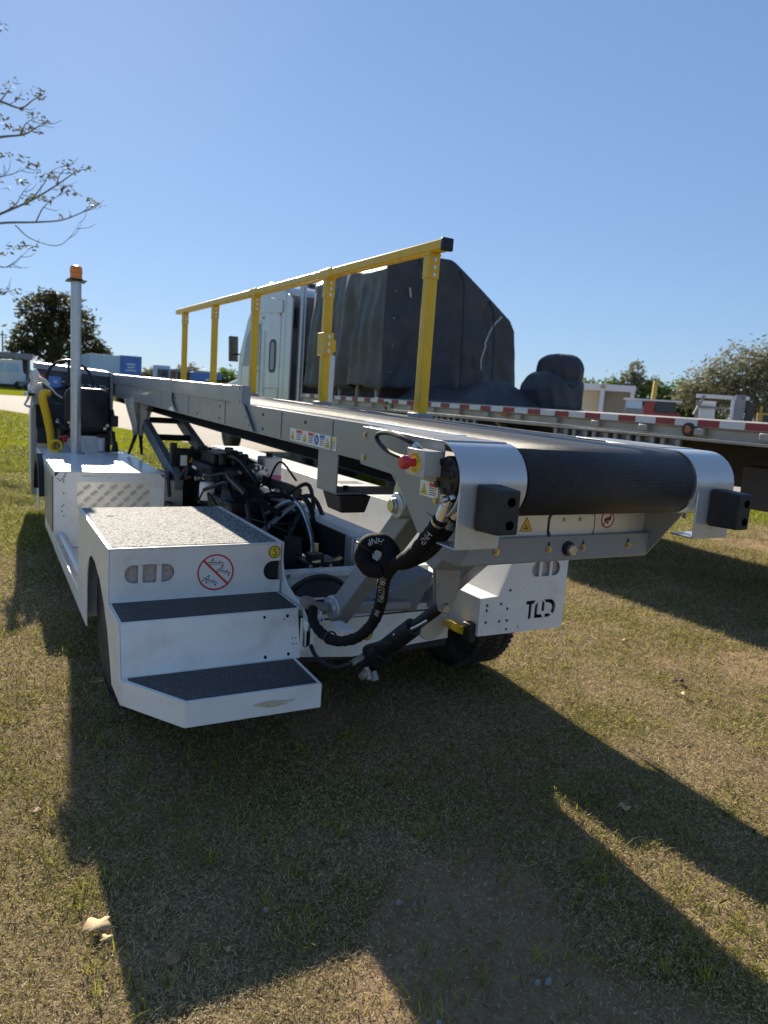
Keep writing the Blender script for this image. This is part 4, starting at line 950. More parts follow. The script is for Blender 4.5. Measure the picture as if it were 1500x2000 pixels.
b = B(); hexa(b, [(PX-.034, 3.345, rz_(3.36)-.028), (PX+.034, 3.345, rz_(3.36)-.028), (PX+.034, 3.372, rz_(3.36)-.028), (PX-.034, 3.372, rz_(3.36)-.028)], [(PX-.034, 3.345, rz_(3.36)+.038), (PX+.034, 3.345, rz_(3.36)+.038), (PX+.034, 3.372, rz_(3.36)+.038), (PX-.034, 3.372, rz_(3.36)+.038)]); P('rail_end_cap', b, 'black_plastic', rail, bevel=.005)
b = B(); box(b, PX-.036, PX+.036, 4.80, 4.93, 1.79, 1.95); box(b, PX+.03, PX+.055, 4.80, 4.88, 1.82, 1.90); hg = P('fold_hinge', b, 'yellow_paint', bevel=.004)
b = B()
for z in (1.82, 1.87, 1.92): bolt(b, (PX-.005, 4.798, z), -Y_, .01, .008)
P('bolt', b, 'steel', hg)
b = B(); box(b, PX+.045, PX+.10, 4.90, 4.96, 1.32, 1.80); P('stay_post', b, 'galvanised', bevel=.005)

# ---- under the conveyor
b = B(); box(b, XL+.004, XL+.012, 2.70, 2.90, 1.09, 1.262); box(b, XL+.004, 2.20, 2.70, 2.90, 1.083, 1.091); C('cradle_strap', b, 'grey_paint', bevel=.006)
b = B(); hexa(b, [(1.315, 2.70, 1.005), (1.43, 2.70, 1.005), (1.43, 2.84, 1.005), (1.315, 2.84, 1.005)], [(1.295, 2.68, 1.08), (1.445, 2.68, 1.08), (1.445, 2.86, 1.08), (1.295, 2.86, 1.08)]); rb_ = C('rubber_stop', b, 'rubber', bevel=.006)
b = B(); cyl(b, (1.37, 2.78, 1.08), (1.37, 2.78, 1.11), .012, n=10); C('bolt', b, 'black_metal', rb_)
b = B(); lathe(b, [(0, 0), (.026, 0), (.026, .012), (.03, .012), (.045, .016), (.045, .09), (0, .09)], (1.205, 2.085, 1.145), X_, 28); prism(b, [(-2.13, 1.145), (-2.10, 1.24), (-1.98, 1.24), (-2.045, 1.13)], None, (1.225, 0, 0), *LEFT, -.06, 0); C('pivot_lug', b, 'cowl_grey', bevel=.003)
b = B(); cyl(b, (1.2045, 2.085, 1.145), (1.198, 2.085, 1.145), .021, n=24); C('pivot_pin', b, 'steel')
def beamtube(a, c, w1, w2, sx=1.0):
    a, c = Vector(a), Vector(c); t = (c-a).normalized(); u = X_; v = t.cross(u).normalized(); u = v.cross(t).normalized()
    b = B(); hexa(b, [a-u*w1*sx-v*w1, a+u*w1*sx-v*w1, a+u*w1*sx+v*w1, a-u*w1*sx+v*w1], [c-u*w2*sx-v*w2, c+u*w2*sx-v*w2, c+u*w2*sx+v*w2, c-u*w2*sx+v*w2]); return b
P('lift_arm', beamtube((1.46, 2.98, .47), (1.58, 2.38, 1.21), .046, .050), 'grey_paint', bevel=.008, seg=3)
P('lift_arm', beamtube((2.08, 3.10, .47), (2.0, 2.2, 1.18), .045, .045), 'grey_paint', bevel=.008, seg=3)
b = B(); lathe(b, [(.0, .0), (.03, .0), (.034, .01), (.052, .01), (.056, .016), (.056, .10), (.03, .104), (0, .104)], (1.395, 2.93, .53), Vector((1, .25, .05)), 28); P('arm_hub', b, 'cowl_grey')
b = B(); box(b, 1.365, 1.43, 2.72, 2.86, .425, .49); ab = P('anchor_block', b, 'white_paint', bevel=.004)
b = B(); cyl(b, (1.40, 2.72, .455), (1.40, 2.70, .453), .013, n=10); P('bolt', b, 'brass', ab)
b = B(); cyl(b, (1.30, 2.93, .545), (1.38, 2.93, .53), .026, n=14); lathe(b, [(0, 0), (.034, 0), (.036, .03), (.02, .04)], (1.29, 2.95, .545), Vector((.2, -.3, .9)), 14); P('hub_fitting', b, mk('dirty_grey', (.22, .20, .18), .6))
b = B()
for k in range(6):
    q = Vector((1.255+.012*k, 2.86, .475+.008*k)); hexa(b, [q+Vector((0, 0, -.022)), q+Vector((.01, 0, -.02)), q+Vector((.01, .03, -.02)), q+Vector((0, .03, -.022))], [q+Vector((0, -.006*(k % 2), .022)), q+Vector((.01, -.006, .024)), q+Vector((.01, .03, .024)), q+Vector((0, .03, .022))])
tgp = P('paper_tag', b, 'label_white')
b = B()
for k in range(5):
    q = Vector((1.262+.014*k, 2.849, .47+.008*k)); box(b, q.x, q.x+.008, q.y-.002, q.y, q.z-.006, q.z+.010)
P('tag_print', b, 'label_blue', tgp)
b = B(); prism(b, [(-.03, .01), (-.042, .15), (-.02, .20), (.045, .19), (.06, .15), (.055, .07), (.035, -.025), (.005, -.035), (-.02, -.02)], [circ(.008, .0, .012, 12)], (1.585, 2.285, .715), Vector((1, -.35, 0)).normalized(), Z_, 0, .016)
prism(b, [(-.03, .01), (-.042, .15), (-.02, .20), (.045, .19), (.06, .15), (.055, .07), (.035, -.025), (.005, -.035), (-.02, -.02)], None, (1.61, 2.345, .715), Vector((1, -.35, 0)).normalized(), Z_, 0, .016)
P('yoke_plate', b, 'dull_steel', bevel=.003)
b = B(); cyl(b, (1.575, 2.24, .712), (1.64, 2.40, .712), .014, n=14); P('yoke_pin', b, 'steel')
b = B(); hexa(b, [(1.50, 2.25, .87), (1.64, 2.20, .87), (1.70, 2.36, .87), (1.56, 2.42, .87)], [(1.50, 2.0, 1.10), (1.72, 1.95, 1.10), (1.74, 2.25, 1.10), (1.52, 2.25, 1.10)]); P('yoke_mount', b, 'grey_paint', bevel=.006)
b = B(); cyl(b, (1.605, 2.305, .712), (1.545, 2.47, .55), .024, n=18); P('cylinder_rod', b, 'black_metal')
b = B(); cyl(b, (1.556, 2.44, .58), (1.47, 2.66, .355), .041, n=22); cyl(b, (1.50, 2.58, .435), (1.468, 2.665, .35), .047, n=22); P('lift_cylinder', b, 'black_metal', bevel=.004)
b = B(); tube(b, cr([(1.57, 2.36, .63), (1.54, 2.42, .58), (1.50, 2.50, .53)]), .008, 8); P('cylinder_pipe', b, 'steel')
b = B(); cyl(b, (1.44, 2.60, .345), (1.40, 2.58, .325), .016, n=12); cyl(b, (1.42, 2.62, .40), (1.36, 2.60, .385), .014, n=12); cyl(b, (1.47, 2.61, .33), (1.475, 2.59, .295), .018, n=12); cyl(b, (1.43, 2.6, .36), (1.44, 2.58, .31), .013, n=10); P('pipe_fitting', b, 'dull_steel')
hose([(1.36, 2.60, .385), (1.315, 2.66, .350), (1.30, 2.78, .335), (1.315, 2.92, .345), (1.34, 3.05, .42)], .010, 'black_plastic')
hose([(1.42, 2.60, .42), (1.40, 2.55, .47), (1.47, 2.5, .50), (1.52, 2.52, .48)], .010, 'rubber')

# ---- hydraulic hoses in black sleeves
def sleeve_text(path, s, u0, size, rad, flip=-1):
    """bend lettering round a sleeve: along the path, on the side that faces the rear left."""
    vs, fs = textmesh(s, 1.0); P_ = [Vector(p) for p in path]; L = [0]
    for i in range(1, len(P_)): L.append(L[-1]+(P_[i]-P_[i-1]).length)
    out = []
    for v in vs:
        u = min(max(u0+v[0]*size, 0), L[-1]-1e-4); i = max(k for k in range(len(L)-1) if L[k] <= u)
        t = (u-L[i])/(L[i+1]-L[i]); c = P_[i].lerp(P_[i+1], t)
        a0 = (P_[min(i+1, len(P_)-1)]-P_[max(i-1, 0)]).normalized(); a1 = (P_[min(i+2, len(P_)-1)]-P_[i]).normalized(); tg = a0.lerp(a1, t).normalized()
        vw = Vector((-.55, -.83, .25)); nn = (vw-tg*vw.dot(tg)).normalized(); bb = tg.cross(nn).normalized()*flip
        an = (v[1]-.35)*size/rad
        out.append(c+nn*((rad+.0012)*math.cos(an))+bb*((rad+.0012)*math.sin(an)))
    b = B(); b.add(out, fs); return b
HP = [(1.149, 1.70, 1.177), (1.151, 1.76, 1.116), (1.147, 1.84, 1.041), (1.142, 1.95, .973), (1.163, 2.03, .905), (1.199, 2.10, .83), (1.244, 2.20, .741), (1.269, 2.30, .649), (1.277, 2.42, .566), (1.263, 2.55, .511), (1.258, 2.68, .496), (1.261, 2.80, .515), (1.30, 2.90, .54)]
pa = cr(HP, 10)
rr = [.0215*(1+.06*math.sin(i*1.7)+.04*math.sin(i*.63)) for i in range(len(pa))]
b = B(); tube(b, pa, rr, 16); hs1 = P('hydraulic_hose', b, 'sleeve')
HP2 = [(1.182, 1.68, 1.186), (1.190, 1.74, 1.126), (1.180, 1.80, 1.058), (1.172, 1.88, 1.010), (1.165, 1.95, .985), (1.14, 2.0, .99)]
b = B(); tube(b, cr(HP2, 8), .0225, 14); hs2 = P('hydraulic_hose', b, 'sleeve')
rc = Vector((1.113, 2.0, 1.002)); vw = rc-Vector((0, 0, 1.5)); vw.normalize(); ru = vw.cross(Z_).normalized(); rv = ru.cross(vw).normalized()
rc2 = [rc+ru*(.046*math.cos(a))+rv*(.046*math.sin(a))+vw*(.03*math.sin(a*.5)) for a in [R(-60+k*12) for k in range(31)]]
b = B(); tube(b, rc2, [.030*(1+.05*math.sin(i*1.3)) for i in range(31)], 16)
tube(b, [p+vw*.035+rv*.004 for p in rc2], .026, 14)
coil = P('hose_coil', b, 'sleeve')
for a in (150,):
    q = rc+ru*(.046*math.cos(R(a)))+rv*(.046*math.sin(R(a))); rd = (ru*math.cos(R(a))+rv*math.sin(R(a)))
    b = B(); tube(b, [q+rd*(.034*math.cos(t))+vw*(.034*math.sin(t)) for t in [2*math.pi*k/16 for k in range(16)]], .0035, 6, True); cyl(b, q+rd*.034, q+rd*.039, .0055, n=6); P('cable_tie', b, 'black_plastic', coil)
b = B()
cyl(b, (1.163, 1.688, 1.232), (1.157, 1.694, 1.212), .0155, n=14); cyl(b, (1.157, 1.692, 1.214), (1.149, 1.704, 1.172), .0195, n=16); cyl(b, (1.149, 1.704, 1.172), (1.149, 1.716, 1.160), .022, n=16)
cyl(b, (1.185, 1.66, 1.215), (1.182, 1.684, 1.182), .019, n=16); cyl(b, (1.182, 1.684, 1.182), (1.186, 1.71, 1.155), .022, n=16); P('hose_ferrule', b, 'steel')
P('lettering', sleeve_text(pa, 'ALFAGOMMA', .36, .031, .022), 'label_grey', hs1)
P('lettering', sleeve_text(pa, 'HNP', .62, .026, .022), 'label_grey', hs1)
P('lettering', sleeve_text(pa, 'HNP', .055, .028, .022), 'label_grey', hs1)
P('lettering', sleeve_text(rc2, 'HNP', .10, .028, .030), 'label_grey', coil)
b = B(); tube(b, [Vector((1.262, 2.62, .502))+Vector((.0, .027*math.cos(t), .027*math.sin(t))).cross(Vector((0, 0, 0)))+Vector((.027*math.cos(t), 0, .027*math.sin(t))) for t in [2*math.pi*k/14 for k in range(14)]], .004, 6, True); P('cable_tie', b, 'black_plastic', hs1)

# ---- boom lift frame, front boot
for xx in (1.42, 1.80):
    P('lift_frame_rail', beamtube((xx, 8.2, 1.31), (xx, 6.0, .70), .055, .06, .55), mk('frame_grey', (.13, .145, .165), .45, var=.1) if 'frame_grey' not in bpy.data.materials else bpy.data.materials['frame_grey'], bevel=.005)
for (yy) in (7.6, 7.1, 6.6):
    zz = 1.31-(8.2-yy)*.277; b = B(); cyl(b, (1.42, yy, zz), (1.80, yy, zz), .03, n=12); P('lift_frame_rung', b, 'black_metal')
b = B(); box(b, 1.47, 1.75, 6.36, 6.62, .86, .94); P('lift_frame_plate', b, 'grey_paint', bevel=.004)
b = B(); n = 9; vs = []
for j, (z, xa, xb, yy) in enumerate(((1.36, 1.20, 1.50, 7.4), (1.25, 1.235, 1.475, 7.42), (1.12, 1.285, 1.435, 7.45), (1.0, 1.315, 1.395, 7.47))):
    for k in range(n): vs.append((xa+(xb-xa)*k/(n-1), yy+.03*math.sin(k*1.9+j*.4), z-.02*math.cos(k)))
b.add(vs, [(j*n+k, j*n+k+1, (j+1)*n+k+1, (j+1)*n+k) for j in range(3) for k in range(n-1)]); bt = P('canvas_boot', b, 'canvas_grey')
bt.modifiers.new('solid', 'SOLIDIFY').thickness = .012
b = B()
for (x0, x1) in ((1.33, 1.26), (1.37, 1.385)): hexa(b, [(x1-.012, 7.46, .80), (x1+.012, 7.46, .80), (x1+.012, 7.47, .80), (x1-.012, 7.47, .80)], [(x0-.02, 7.46, 1.01), (x0+.02, 7.46, 1.01), (x0+.02, 7.47, 1.01), (x0-.02, 7.47, 1.01)])
P('boot_strap', b, 'black_plastic')
b = B(); box(b, 1.30, 1.46, 6.05, 6.9, .25, .72); P('bay_wall', b, 'canvas_grey')

LD.location.z += .067            # the loader stands on its tyres
# ============================================================ FLATBED TRAILER, TRACTOR AND LOADS
TX = 5.5
T0 = Vector((TX+1.3, 6, 0))
TR = thing('flatbed_trailer', T0, 'aluminium flatbed trailer with red and white reflective tape along its side rail', 'trailer')
def Q(name, b, m, par=TR, **k): return part(name, b, m, par, **k)
b = B(); prism(b, [(0, 1.335), (0, 1.362), (.035, 1.372), (.035, 1.445), (0, 1.455), (0, 1.525), (.06, 1.535), (.30, 1.535), (.30, 1.335)], None, (TX, 13.4, 0), X_, Z_, 0, 14.6); Q('side_rail', b, 'trailer_alu', bevel=.004)
b = B(); box(b, TX+.30, TX+2.3, -1.2, 13.4, 1.47, 1.53); Q('deck', b, 'trailer_alu')
b = B(); prism(b, [(2.6, 1.34), (2.6, 1.535), (2.3, 1.535), (2.3, 1.34)], None, (TX, 13.4, 0), X_, Z_, 0, 14.6); Q('side_rail', b, 'trailer_alu', bevel=.004)
step = .458
for i in range(31):
    y = -1.0+i*step
    b = B(); box(b, TX-.004, TX-.0005, y, y+step*.46, 1.462, 1.520); Q('reflective_tape', b, 'far_red' if i >= 0 else 'far_red')
    b = B(); box(b, TX-.004, TX-.0005, y+step*.47, y+step*.99, 1.462, 1.520); Q('reflective_tape', b, 'far_white')
for i in range(22):
    y = -.8+i*.62
    b = B(); box(b, TX-.03, TX-.001, y, y+.10, 1.385, 1.445); Q('stake_pocket', b, 'trailer_alu', bevel=.004)
for (y) in (4.33, 9.9):
    b = B(); cyl(b, (TX-.002, y, 1.428), (TX-.022, y, 1.428), .062, n=20); ml = Q('marker_light_rim', b, 'rubber'); b = B(); cyl(b, (TX-.02, y, 1.428), (TX-.030, y, 1.428), .036, .030, n=18); Q('marker_light', b, 'amber_dull', ml)
b = B(); box(b, TX-.012, TX-.002, 6.9, 7.02, 1.41, 1.45); Q('marker_lamp', b, 'amber_dull')
for i in range(12):
    y = 4.42+i*.29 if i < 6 else 7.55+(i-6)*.30
    b = B(); box(b, TX+.005, TX+.045, y, y+.05, 1.13, 1.333); box(b, TX+.005, TX+.045, y+.17, y+.22, 1.13, 1.333); box(b, TX+.005, TX+.05, y+.051, y+.169, 1.13, 1.175); wn = Q('strap_winch', b, 'dull_steel', bevel=.005)
    b = B(); cyl(b, (TX+.05, y+.04, 1.25), (TX+.05, y+.18, 1.25), .04, n=14); box(b, TX+.06, TX+.08, y+.04, y+.18, 1.17, 1.33); Q('winch_drum', b, 'dull_steel', wn)
for x in (TX+.75, TX+1.75):
    b = B(); box(b, x, x+.10, -1.1, 13.2, .92, 1.46); Q('main_beam', b, 'chassis_brown', bevel=.006)
for i in range(24):
    b = B(); box(b, TX+.3, TX+2.3, -1+i*.6, -.93+i*.6, 1.36, 1.468); Q('cross_bearer', b, 'chassis_brown')
b = B(); hexa(b, [(TX+.4, 6.9, .95), (TX+.45, 6.9, .95), (TX+.45, 6.95, .95), (TX+.4, 6.95, .95)], [(TX+.1, 7.25, 1.34), (TX+.15, 7.25, 1.34), (TX+.15, 7.3, 1.34), (TX+.1, 7.3, 1.34)]); Q('brace', b, 'trailer_alu')
b = B(); box(b, TX+.25, TX+1.3, 7.2, 9.4, .85, 1.32); Q('tool_box', b, mk('toolbox_green', (.035, .05, .045), .5), bevel=.01)
for x in (TX+.55, TX+1.95):
    b = B(); box(b, x, x+.12, 10.6, 10.75, .0, 1.3); box(b, x-.08, x+.2, 10.52, 10.83, -.067, -.005); Q('landing_leg', b, 'chassis_brown', bevel=.006)
def bigwheel(x0, x1, y, r, fn, rimm='aluminium'):
    s = 1 if x1 > x0 else -1; wd = abs(x1-x0); b = B()
    lathe(b, [(r*.55, .02), (r*.6, 0), (r*.8, -.01), (r*.95, .02), (r, .05), (r, wd-.05), (r*.95, wd-.02), (r*.6, wd)], (x0, y, r-.067), X_*s, 36); t = fn('tyre', b, 'tyre_rubber')
    b = B(); lathe(b, [(0, .03), (r*.18, .02), (r*.22, .08), (r*.45, .10), (r*.56, .02), (r*.57, wd*.8), (0, wd*.8)], (x0, y, r-.067), X_*s, 28); fn('rim', b, rimm, t)
for y in (.4, 1.75):
    bigwheel(TX+.05, TX+.33, y, .5, Q); bigwheel(TX+.36, TX+.64, y, .5, Q); bigwheel(TX+2.55, TX+2.27, y, .5, Q); bigwheel(TX+2.24, TX+1.96, y, .5, Q)
b = B(); box(b, TX+.12, TX+.16, 2.6, 2.65, .3, .95); box(b, TX+.1, TX+.6, 2.62, 2.64, .18, .9); Q('mud_flap', b, 'rubber')
b = B(); cyl(b, (TX+.5, 3.2, .95), (TX+2.1, 3.2, .95), .14, n=20); box(b, TX+.35, TX+.9, 3.5, 4.0, .78, 1.15); Q('air_tank', b, 'chassis_brown', bevel=.01)

# tractor
K0 = Vector((TX+1.35, 16, 0))
TK = thing('tractor_truck', K0, 'pale white sleeper cab tractor truck coupled ahead of the flatbed trailer', 'truck')
def W(name, b, m, par=TK, **k): return part(name, b, m, par, **k)
cx0, cx1 = TX+.12, TX+2.58
sideprof = [(14.7, 1.0), (14.7, 3.60), (14.9, 3.72), (15.8, 3.92), (16.6, 3.80), (17.3, 3.25), (17.9, 2.35), (18.1, 1.0)]
b = B(); prism(b, [(-y, z) for y, z in sideprof], None, (cx0, 0, 0), *LEFT, -(cx1-cx0), 0); cabo = W('cab', b, 'truck_white', bevel=.06, seg=3)
b = B(); prism(b, [(cx0+.06, 1.0), (cx1-.06, 1.0), (cx1-.06, 3.55), (cx0+.06, 3.55)], None, (0, 14.69, 0), *REAR, 0, .02); W('sleeper_rear_wall', b, 'cab_rear', bevel=.01)
b = B(); box(b, cx0+.3, cx1-.3, 14.60, 14.68, 1.2, 2.2); box(b, cx0+.15, cx0+.3, 14.55, 14.67, 2.9, 3.3); W('rear_equipment', b, 'far_dark', bevel=.01)
b = B(); prism(b, [(-14.72, 3.60), (-14.72, 1.1), (-14.40, 1.1), (-14.40, 3.45)], None, (cx0, 0, 0), *LEFT, -.03, 0); W('side_fairing', b, 'truck_white', bevel=.01)
b = B(); cyl(b, (cx0+.9, 15.9, 3.88), (cx0+1.5, 15.9, 3.88), .16, n=20); W('roof_unit', b, 'far_dark')
b = B(); prism(b, rrect(-15.45, 2.30, .28, .62, .10), None, (cx0, 0, 0), *LEFT, .001, .012); wd_ = W('sleeper_window', b, 'glass_dark', bevel=.004)
b = B(); prism(b, rrect(-15.45, 2.30, .38, .72, .14), [rrect(-15.45, 2.30, .28, .62, .10)], (cx0, 0, 0), *LEFT, .001, .018); W('window_frame', b, 'rubber', wd_)
b = B(); prism(b, [(-16.35, 2.1), (-17.55, 2.1), (-17.30, 2.75), (-16.9, 3.05), (-16.35, 3.05)], None, (cx0, 0, 0), *LEFT, .002, .012); W('door_window', b, 'glass_dark', bevel=.004)
b = B()
for (ya, yb, za, zb) in ((16.25, 16.26, 1.0, 3.1), (17.62, 17.63, 1.0, 2.2), (16.25, 17.63, 1.0, 1.01), (15.0, 15.01, 1.1, 3.4)): box(b, cx0-.004, cx0, ya, yb, za, zb)
prism(b, rrect(-15.5, 1.35, .9, .5, .05), [rrect(-15.5, 1.35, .88, .48, .045)], (cx0, 0, 0), *LEFT, .001, .004); W('door_seam', b, 'far_dark')
b = B(); box(b, cx0-.012, cx0, 16.4, 16.56, 1.95, 2.0); W('door_handle', b, 'black_plastic', bevel=.005)
b = B(); prism(b, [(-18.05, .85), (-18.05, 1.85), (-18.6, 1.75), (-19.7, 1.6), (-19.95, 1.4), (-20.0, .7), (-19.2, .7), (-19.15, .95), (-18.9, 1.12), (-18.6, 1.12), (-18.35, .95), (-18.3, .7)], None, (cx0+.1, 0, 0), *LEFT, -(cx1-cx0-.2), 0); W('bonnet', b, 'truck_white', bevel=.06, seg=3)
b = B(); hexa(b, [(cx0-.10, 18.3, 2.22), (cx0+.12, 18.3, 2.22), (cx0+.12, 18.42, 2.22), (cx0-.10, 18.42, 2.22)], [(cx0-.12, 18.3, 2.85), (cx0+.10, 18.3, 2.85), (cx0+.10, 18.42, 2.85), (cx0-.12, 18.42, 2.85)]); tube(b, [(cx0+.1, 18.0, 2.4), (cx0-.0, 18.35, 2.4)], .02, 8); W('wing_mirror', b, 'black_plastic', bevel=.03)
b = B(); box(b, TX+.75, TX+.85, 12.0, 18.0, .7, .95); box(b, TX+1.75, TX+1.85, 12.0, 18.0, .7, .95); W('frame_rail', b, 'far_dark')
b = B(); cyl(b, (cx0+.35, 15.2, .75), (cx0+.35, 17.3, .75), .33, n=24); W('fuel_tank', b, 'aluminium')
b = B(); box(b, cx0+.02, cx0+.10, 14.9, 17.6, .40, 1.0); W('side_skirt', b, 'truck_white', bevel=.01)
b = B(); tube(b, [(cx0-.06, 16.15, 1.5), (cx0-.06, 16.15, 2.9)], .018, 8); W('grab_rail', b, 'galvanised')
b = B(); cyl(b, (cx0+.25, 14.45, 1.0), (cx0+.25, 14.45, 3.75), .075, n=18); W('exhaust_stack', b, 'galvanised')
for k in range(3):
    b = B(); box(b, cx0-.03, cx0+.0, 16.35+k*.02, 17.4, .45+k*.28, .50+k*.28); W('cab_step', b, 'aluminium', bevel=.004)
for y in (15.0, 16.1):
    b = B(); box(b, cx0-.02, cx0, y, y+.10, 3.15, 3.19); W('clearance_light', b, 'amber_dull', bevel=.004)
b = B(); prism(b, [(-14.9, 3.45), (-15.9, 3.62), (-16.5, 3.5), (-16.6, 3.3), (-14.9, 3.2)], None, (cx0, 0, 0), *LEFT, .002, .02); W('roof_fairing_panel', b, 'truck_white', bevel=.01)
b = B(); prism(b, rect(-17.9, -16.4, 1.15, 1.30), None, (cx0, 0, 0), *LEFT, .001, .006); W('door_stripe', b, 'far_grey')
bigwheel(cx0, cx0+.3, 18.75, .5, W); bigwheel(cx1, cx1-.3, 18.75, .5, W)
for y in (12.5, 13.8):
    bigwheel(cx0, cx0+.3, y, .5, W); bigwheel(cx0+.33, cx0+.63, y, .5, W); bigwheel(cx1, cx1-.3, y, .5, W); bigwheel(cx1-.33, cx1-.63, y, .5, W)

# tarped load: box-like machine under a pleated sheet
def noise2(p, s): return math.sin(p*1.7*s)+.6*math.sin(p*3.1*s+1.3)+.35*math.sin(p*6.7*s+.4)
TL = thing('tarped_load', Vector((6.9, 11.6, 1.53)), 'tall machine wrapped in a dark tarpaulin on the front of the flatbed', 'tarped load')
outl = [(5.62, 1.70), (5.60, 2.4), (5.58, 3.1), (5.60, 3.62), (5.74, 3.74), (5.98, 3.83), (6.76, 3.85), (6.86, 3.81), (7.45, 3.44), (8.08, 3.02), (8.20, 2.84), (8.26, 2.45), (8.30, 2.1), (8.32, 1.66)]
def resample(pts, n):
    L = [0]
    for a, c in zip(pts, pts[1:]): L.append(L[-1]+math.dist(a, c))
    out = []
    for k in range(n):
        u = L[-1]*k/(n-1); i = min(max(j for j in range(len(L)) if L[j] <= u+1e-9), len(pts)-2); t = (u-L[i])/(L[i+1]-L[i]); out.append((pts[i][0]+(pts[i+1][0]-pts[i][0])*t, pts[i][1]+(pts[i+1][1]-pts[i][1])*t))
    return out
ol = resample(outl, 150)
b = B(); ys = [10.35+.03*k for k in range(95)]; vs = []
for j, y in enumerate(ys):
    for i, (x, z) in enumerate(ol):
        left = max(0, 1-(x-5.6)/.35) if z < 3.6 else 0
        dr = max(0, (3.6-z)/1.8)
        dx = -left*(.085*noise2(y*3.4+z*.25, 1)*dr**.7+.015*math.sin(z*5+y*3))-(.10*left*dr)
        dz = .035*math.sin(y*2.3+x)-.03*(1 if 0 < i < 149 else 0)*abs(math.sin(y*1.9)) if z > 3.0 else 0
        dx -= .03*left*crease(0, y*.9, z*.35, 2.0)*dr**.5; vs.append((x+dx, y, z+dz-(.10*math.sin(y*5.0)*.5 if i in (0, 149) else 0)))
n = len(ol); fs = [(j*n+i, j*n+i+1, (j+1)*n+i+1, (j+1)*n+i) for j in range(len(ys)-1) for i in range(n-1)]
b.add(vs, fs); ts = part('tarpaulin_side', b, 'tarp_worn', TL, ang=60); ts.modifiers.new('s', 'SOLIDIFY').thickness = .012
b = B(); vs = []; m2 = 40                      # rear sheet, draped from the ridge with slanting folds
cxm = 6.75
for i, (x, z) in enumerate(ol):
    for k in range(m2):
        t = k/(m2-1); zz = z+(1.70-z)*t; fan = math.atan2(x-6.8, 4.4-zz); tw = lambda q: 1-abs(2*(q/6.2832 % 1)-1)*2; dep = 10.33-(.050*tw(fan*9+.9)+.026*tw(fan*23+2+.6*math.sin(zz))+.014*tw(fan*51+x))*t**.6-.018*crease(x*.7, 0, zz*.7, 2.4)*min(1, t*3)-.08*t
        vs.append((x, dep, zz))
fs = [(i*m2+k, i*m2+k+1, (i+1)*m2+k+1, (i+1)*m2+k) for i in range(n-1) for k in range(m2-1)]
b.add(vs, fs); rsx = part('tarpaulin_end', b, 'tarp', TL, ang=24); rsx.modifiers.new('s', 'SOLIDIFY').thickness = .012
b = B(); box(b, 5.75, 7.9, 10.6, 13.1, 1.535, 2.2); part('load_base', b, 'chassis_brown', TL, bevel=.02)
b = B()
for y in (10.5, 11.2, 11.9, 12.6): box(b, 5.62, 5.66, y, y+.05, 1.535, 1.95)
part('tie_strap', b, 'trailer_alu', TL)
b = B()
for (p) in (((7.50, 10.22, 2.55), (7.62, 10.2, 2.85), (7.80, 10.2, 3.05)), ((7.48, 10.22, 2.1), (7.46, 10.22, 2.3), (7.52, 10.2, 2.55)), ((5.98, 10.26, 3.3), (6.0, 10.25, 3.15))): tube(b, cr(p), .014, 6)
part('tie_rope', b, 'label_grey', TL)
b = B(); tube(b, [(5.60, 10.30, 1.72), (5.575, 10.31, 2.4), (5.565, 10.315, 3.1), (5.585, 10.32, 3.62), (5.74, 10.32, 3.75)], .016, 6); part('seam', b, 'tarp_worn', TL)
b = B()
for k in range(5):
    z = 1.95+.42*k; cyl(b, (5.70, 10.235, z), (5.70, 10.20, z), .011, n=10)
part('grommet', b, 'dull_steel', TL)
for (xs, zt) in ((6.15, 3.80), (6.95, 3.74), (7.6, 3.33)):
    b = B(); tube(b, [(xs, 10.36, zt+.02), (xs, 10.17, zt-.25), (xs+.02, 10.12, 2.6), (xs+.03, 10.08, 1.56)], .011, 6); part('tie_rope', b, 'black_plastic', TL)
# low load under a second sheet, with an upright wrapped bundle
def lump(c, sx, sy, sz, seed, n1=44, n2=72, amp=.10, flat=True):
    random.seed(seed); ph = [random.uniform(0, 6.28) for _ in range(9)]; vs = []
    for i in range(n1):
        th = math.pi*i/(n1-1)
        for k in range(n2):
            a = 2*math.pi*k/n2
            rr_ = 1+amp*(math.sin(3*a+ph[0]+th)+.6*math.sin(5*a+ph[1]-2*th)+.5*math.sin(7*th+ph[2]+a))
            sq = lambda q, e: math.copysign(abs(q)**e, q)
            x, y, z = sx*rr_*sq(math.sin(th), .7)*sq(math.cos(a), .75), sy*rr_*sq(math.sin(th), .7)*sq(math.sin(a), .75), sz*sq(math.cos(th), .75)*(1+.4*amp*math.sin(4*a+ph[3]))
            kk = 1+.020*crease(x*2.4+seed, y*2.4, z*.9, 1.6)+.022*(1-2*abs(math.sin(5.5*a+1.2*math.sin(2*th)+seed)))*math.sin(th); x, y, z = x*kk, y*kk, z*kk; vs.append((c[0]+x, c[1]+y, max(c[2]+z, 1.537) if flat else c[2]+z))
    b = B(); b.add(vs, [(i*n2+k, i*n2+(k+1) % n2, (i+1)*n2+(k+1) % n2, (i+1)*n2+k) for i in range(n1-1) for k in range(n2)]); return b
LL = thing('low_tarped_load', Vector((6.9, 8.4, 1.53)), 'low crumpled black tarpaulin spread over the trailer deck behind the tall load', 'tarped load')
b = B(); vs = []; nx, ny = 70, 90
for j in range(ny):
    for i in range(nx):
        u, v = i/(nx-1), j/(ny-1); x, y = 5.85+1.75*u, 10.25-2.45*v
        e = min(1, 6*min(u, 1-u), 8*min(v, 1-v)+.0)
        z = 1.545+e*(.26+.05*math.sin(x*2.2+y*1.1)+.035*math.sin(x*5.3-y*3.1)+.06*crease(x, y, 0, 2.3)+.10*v)
        vs.append((x+.03*math.sin(y*8), y, z))
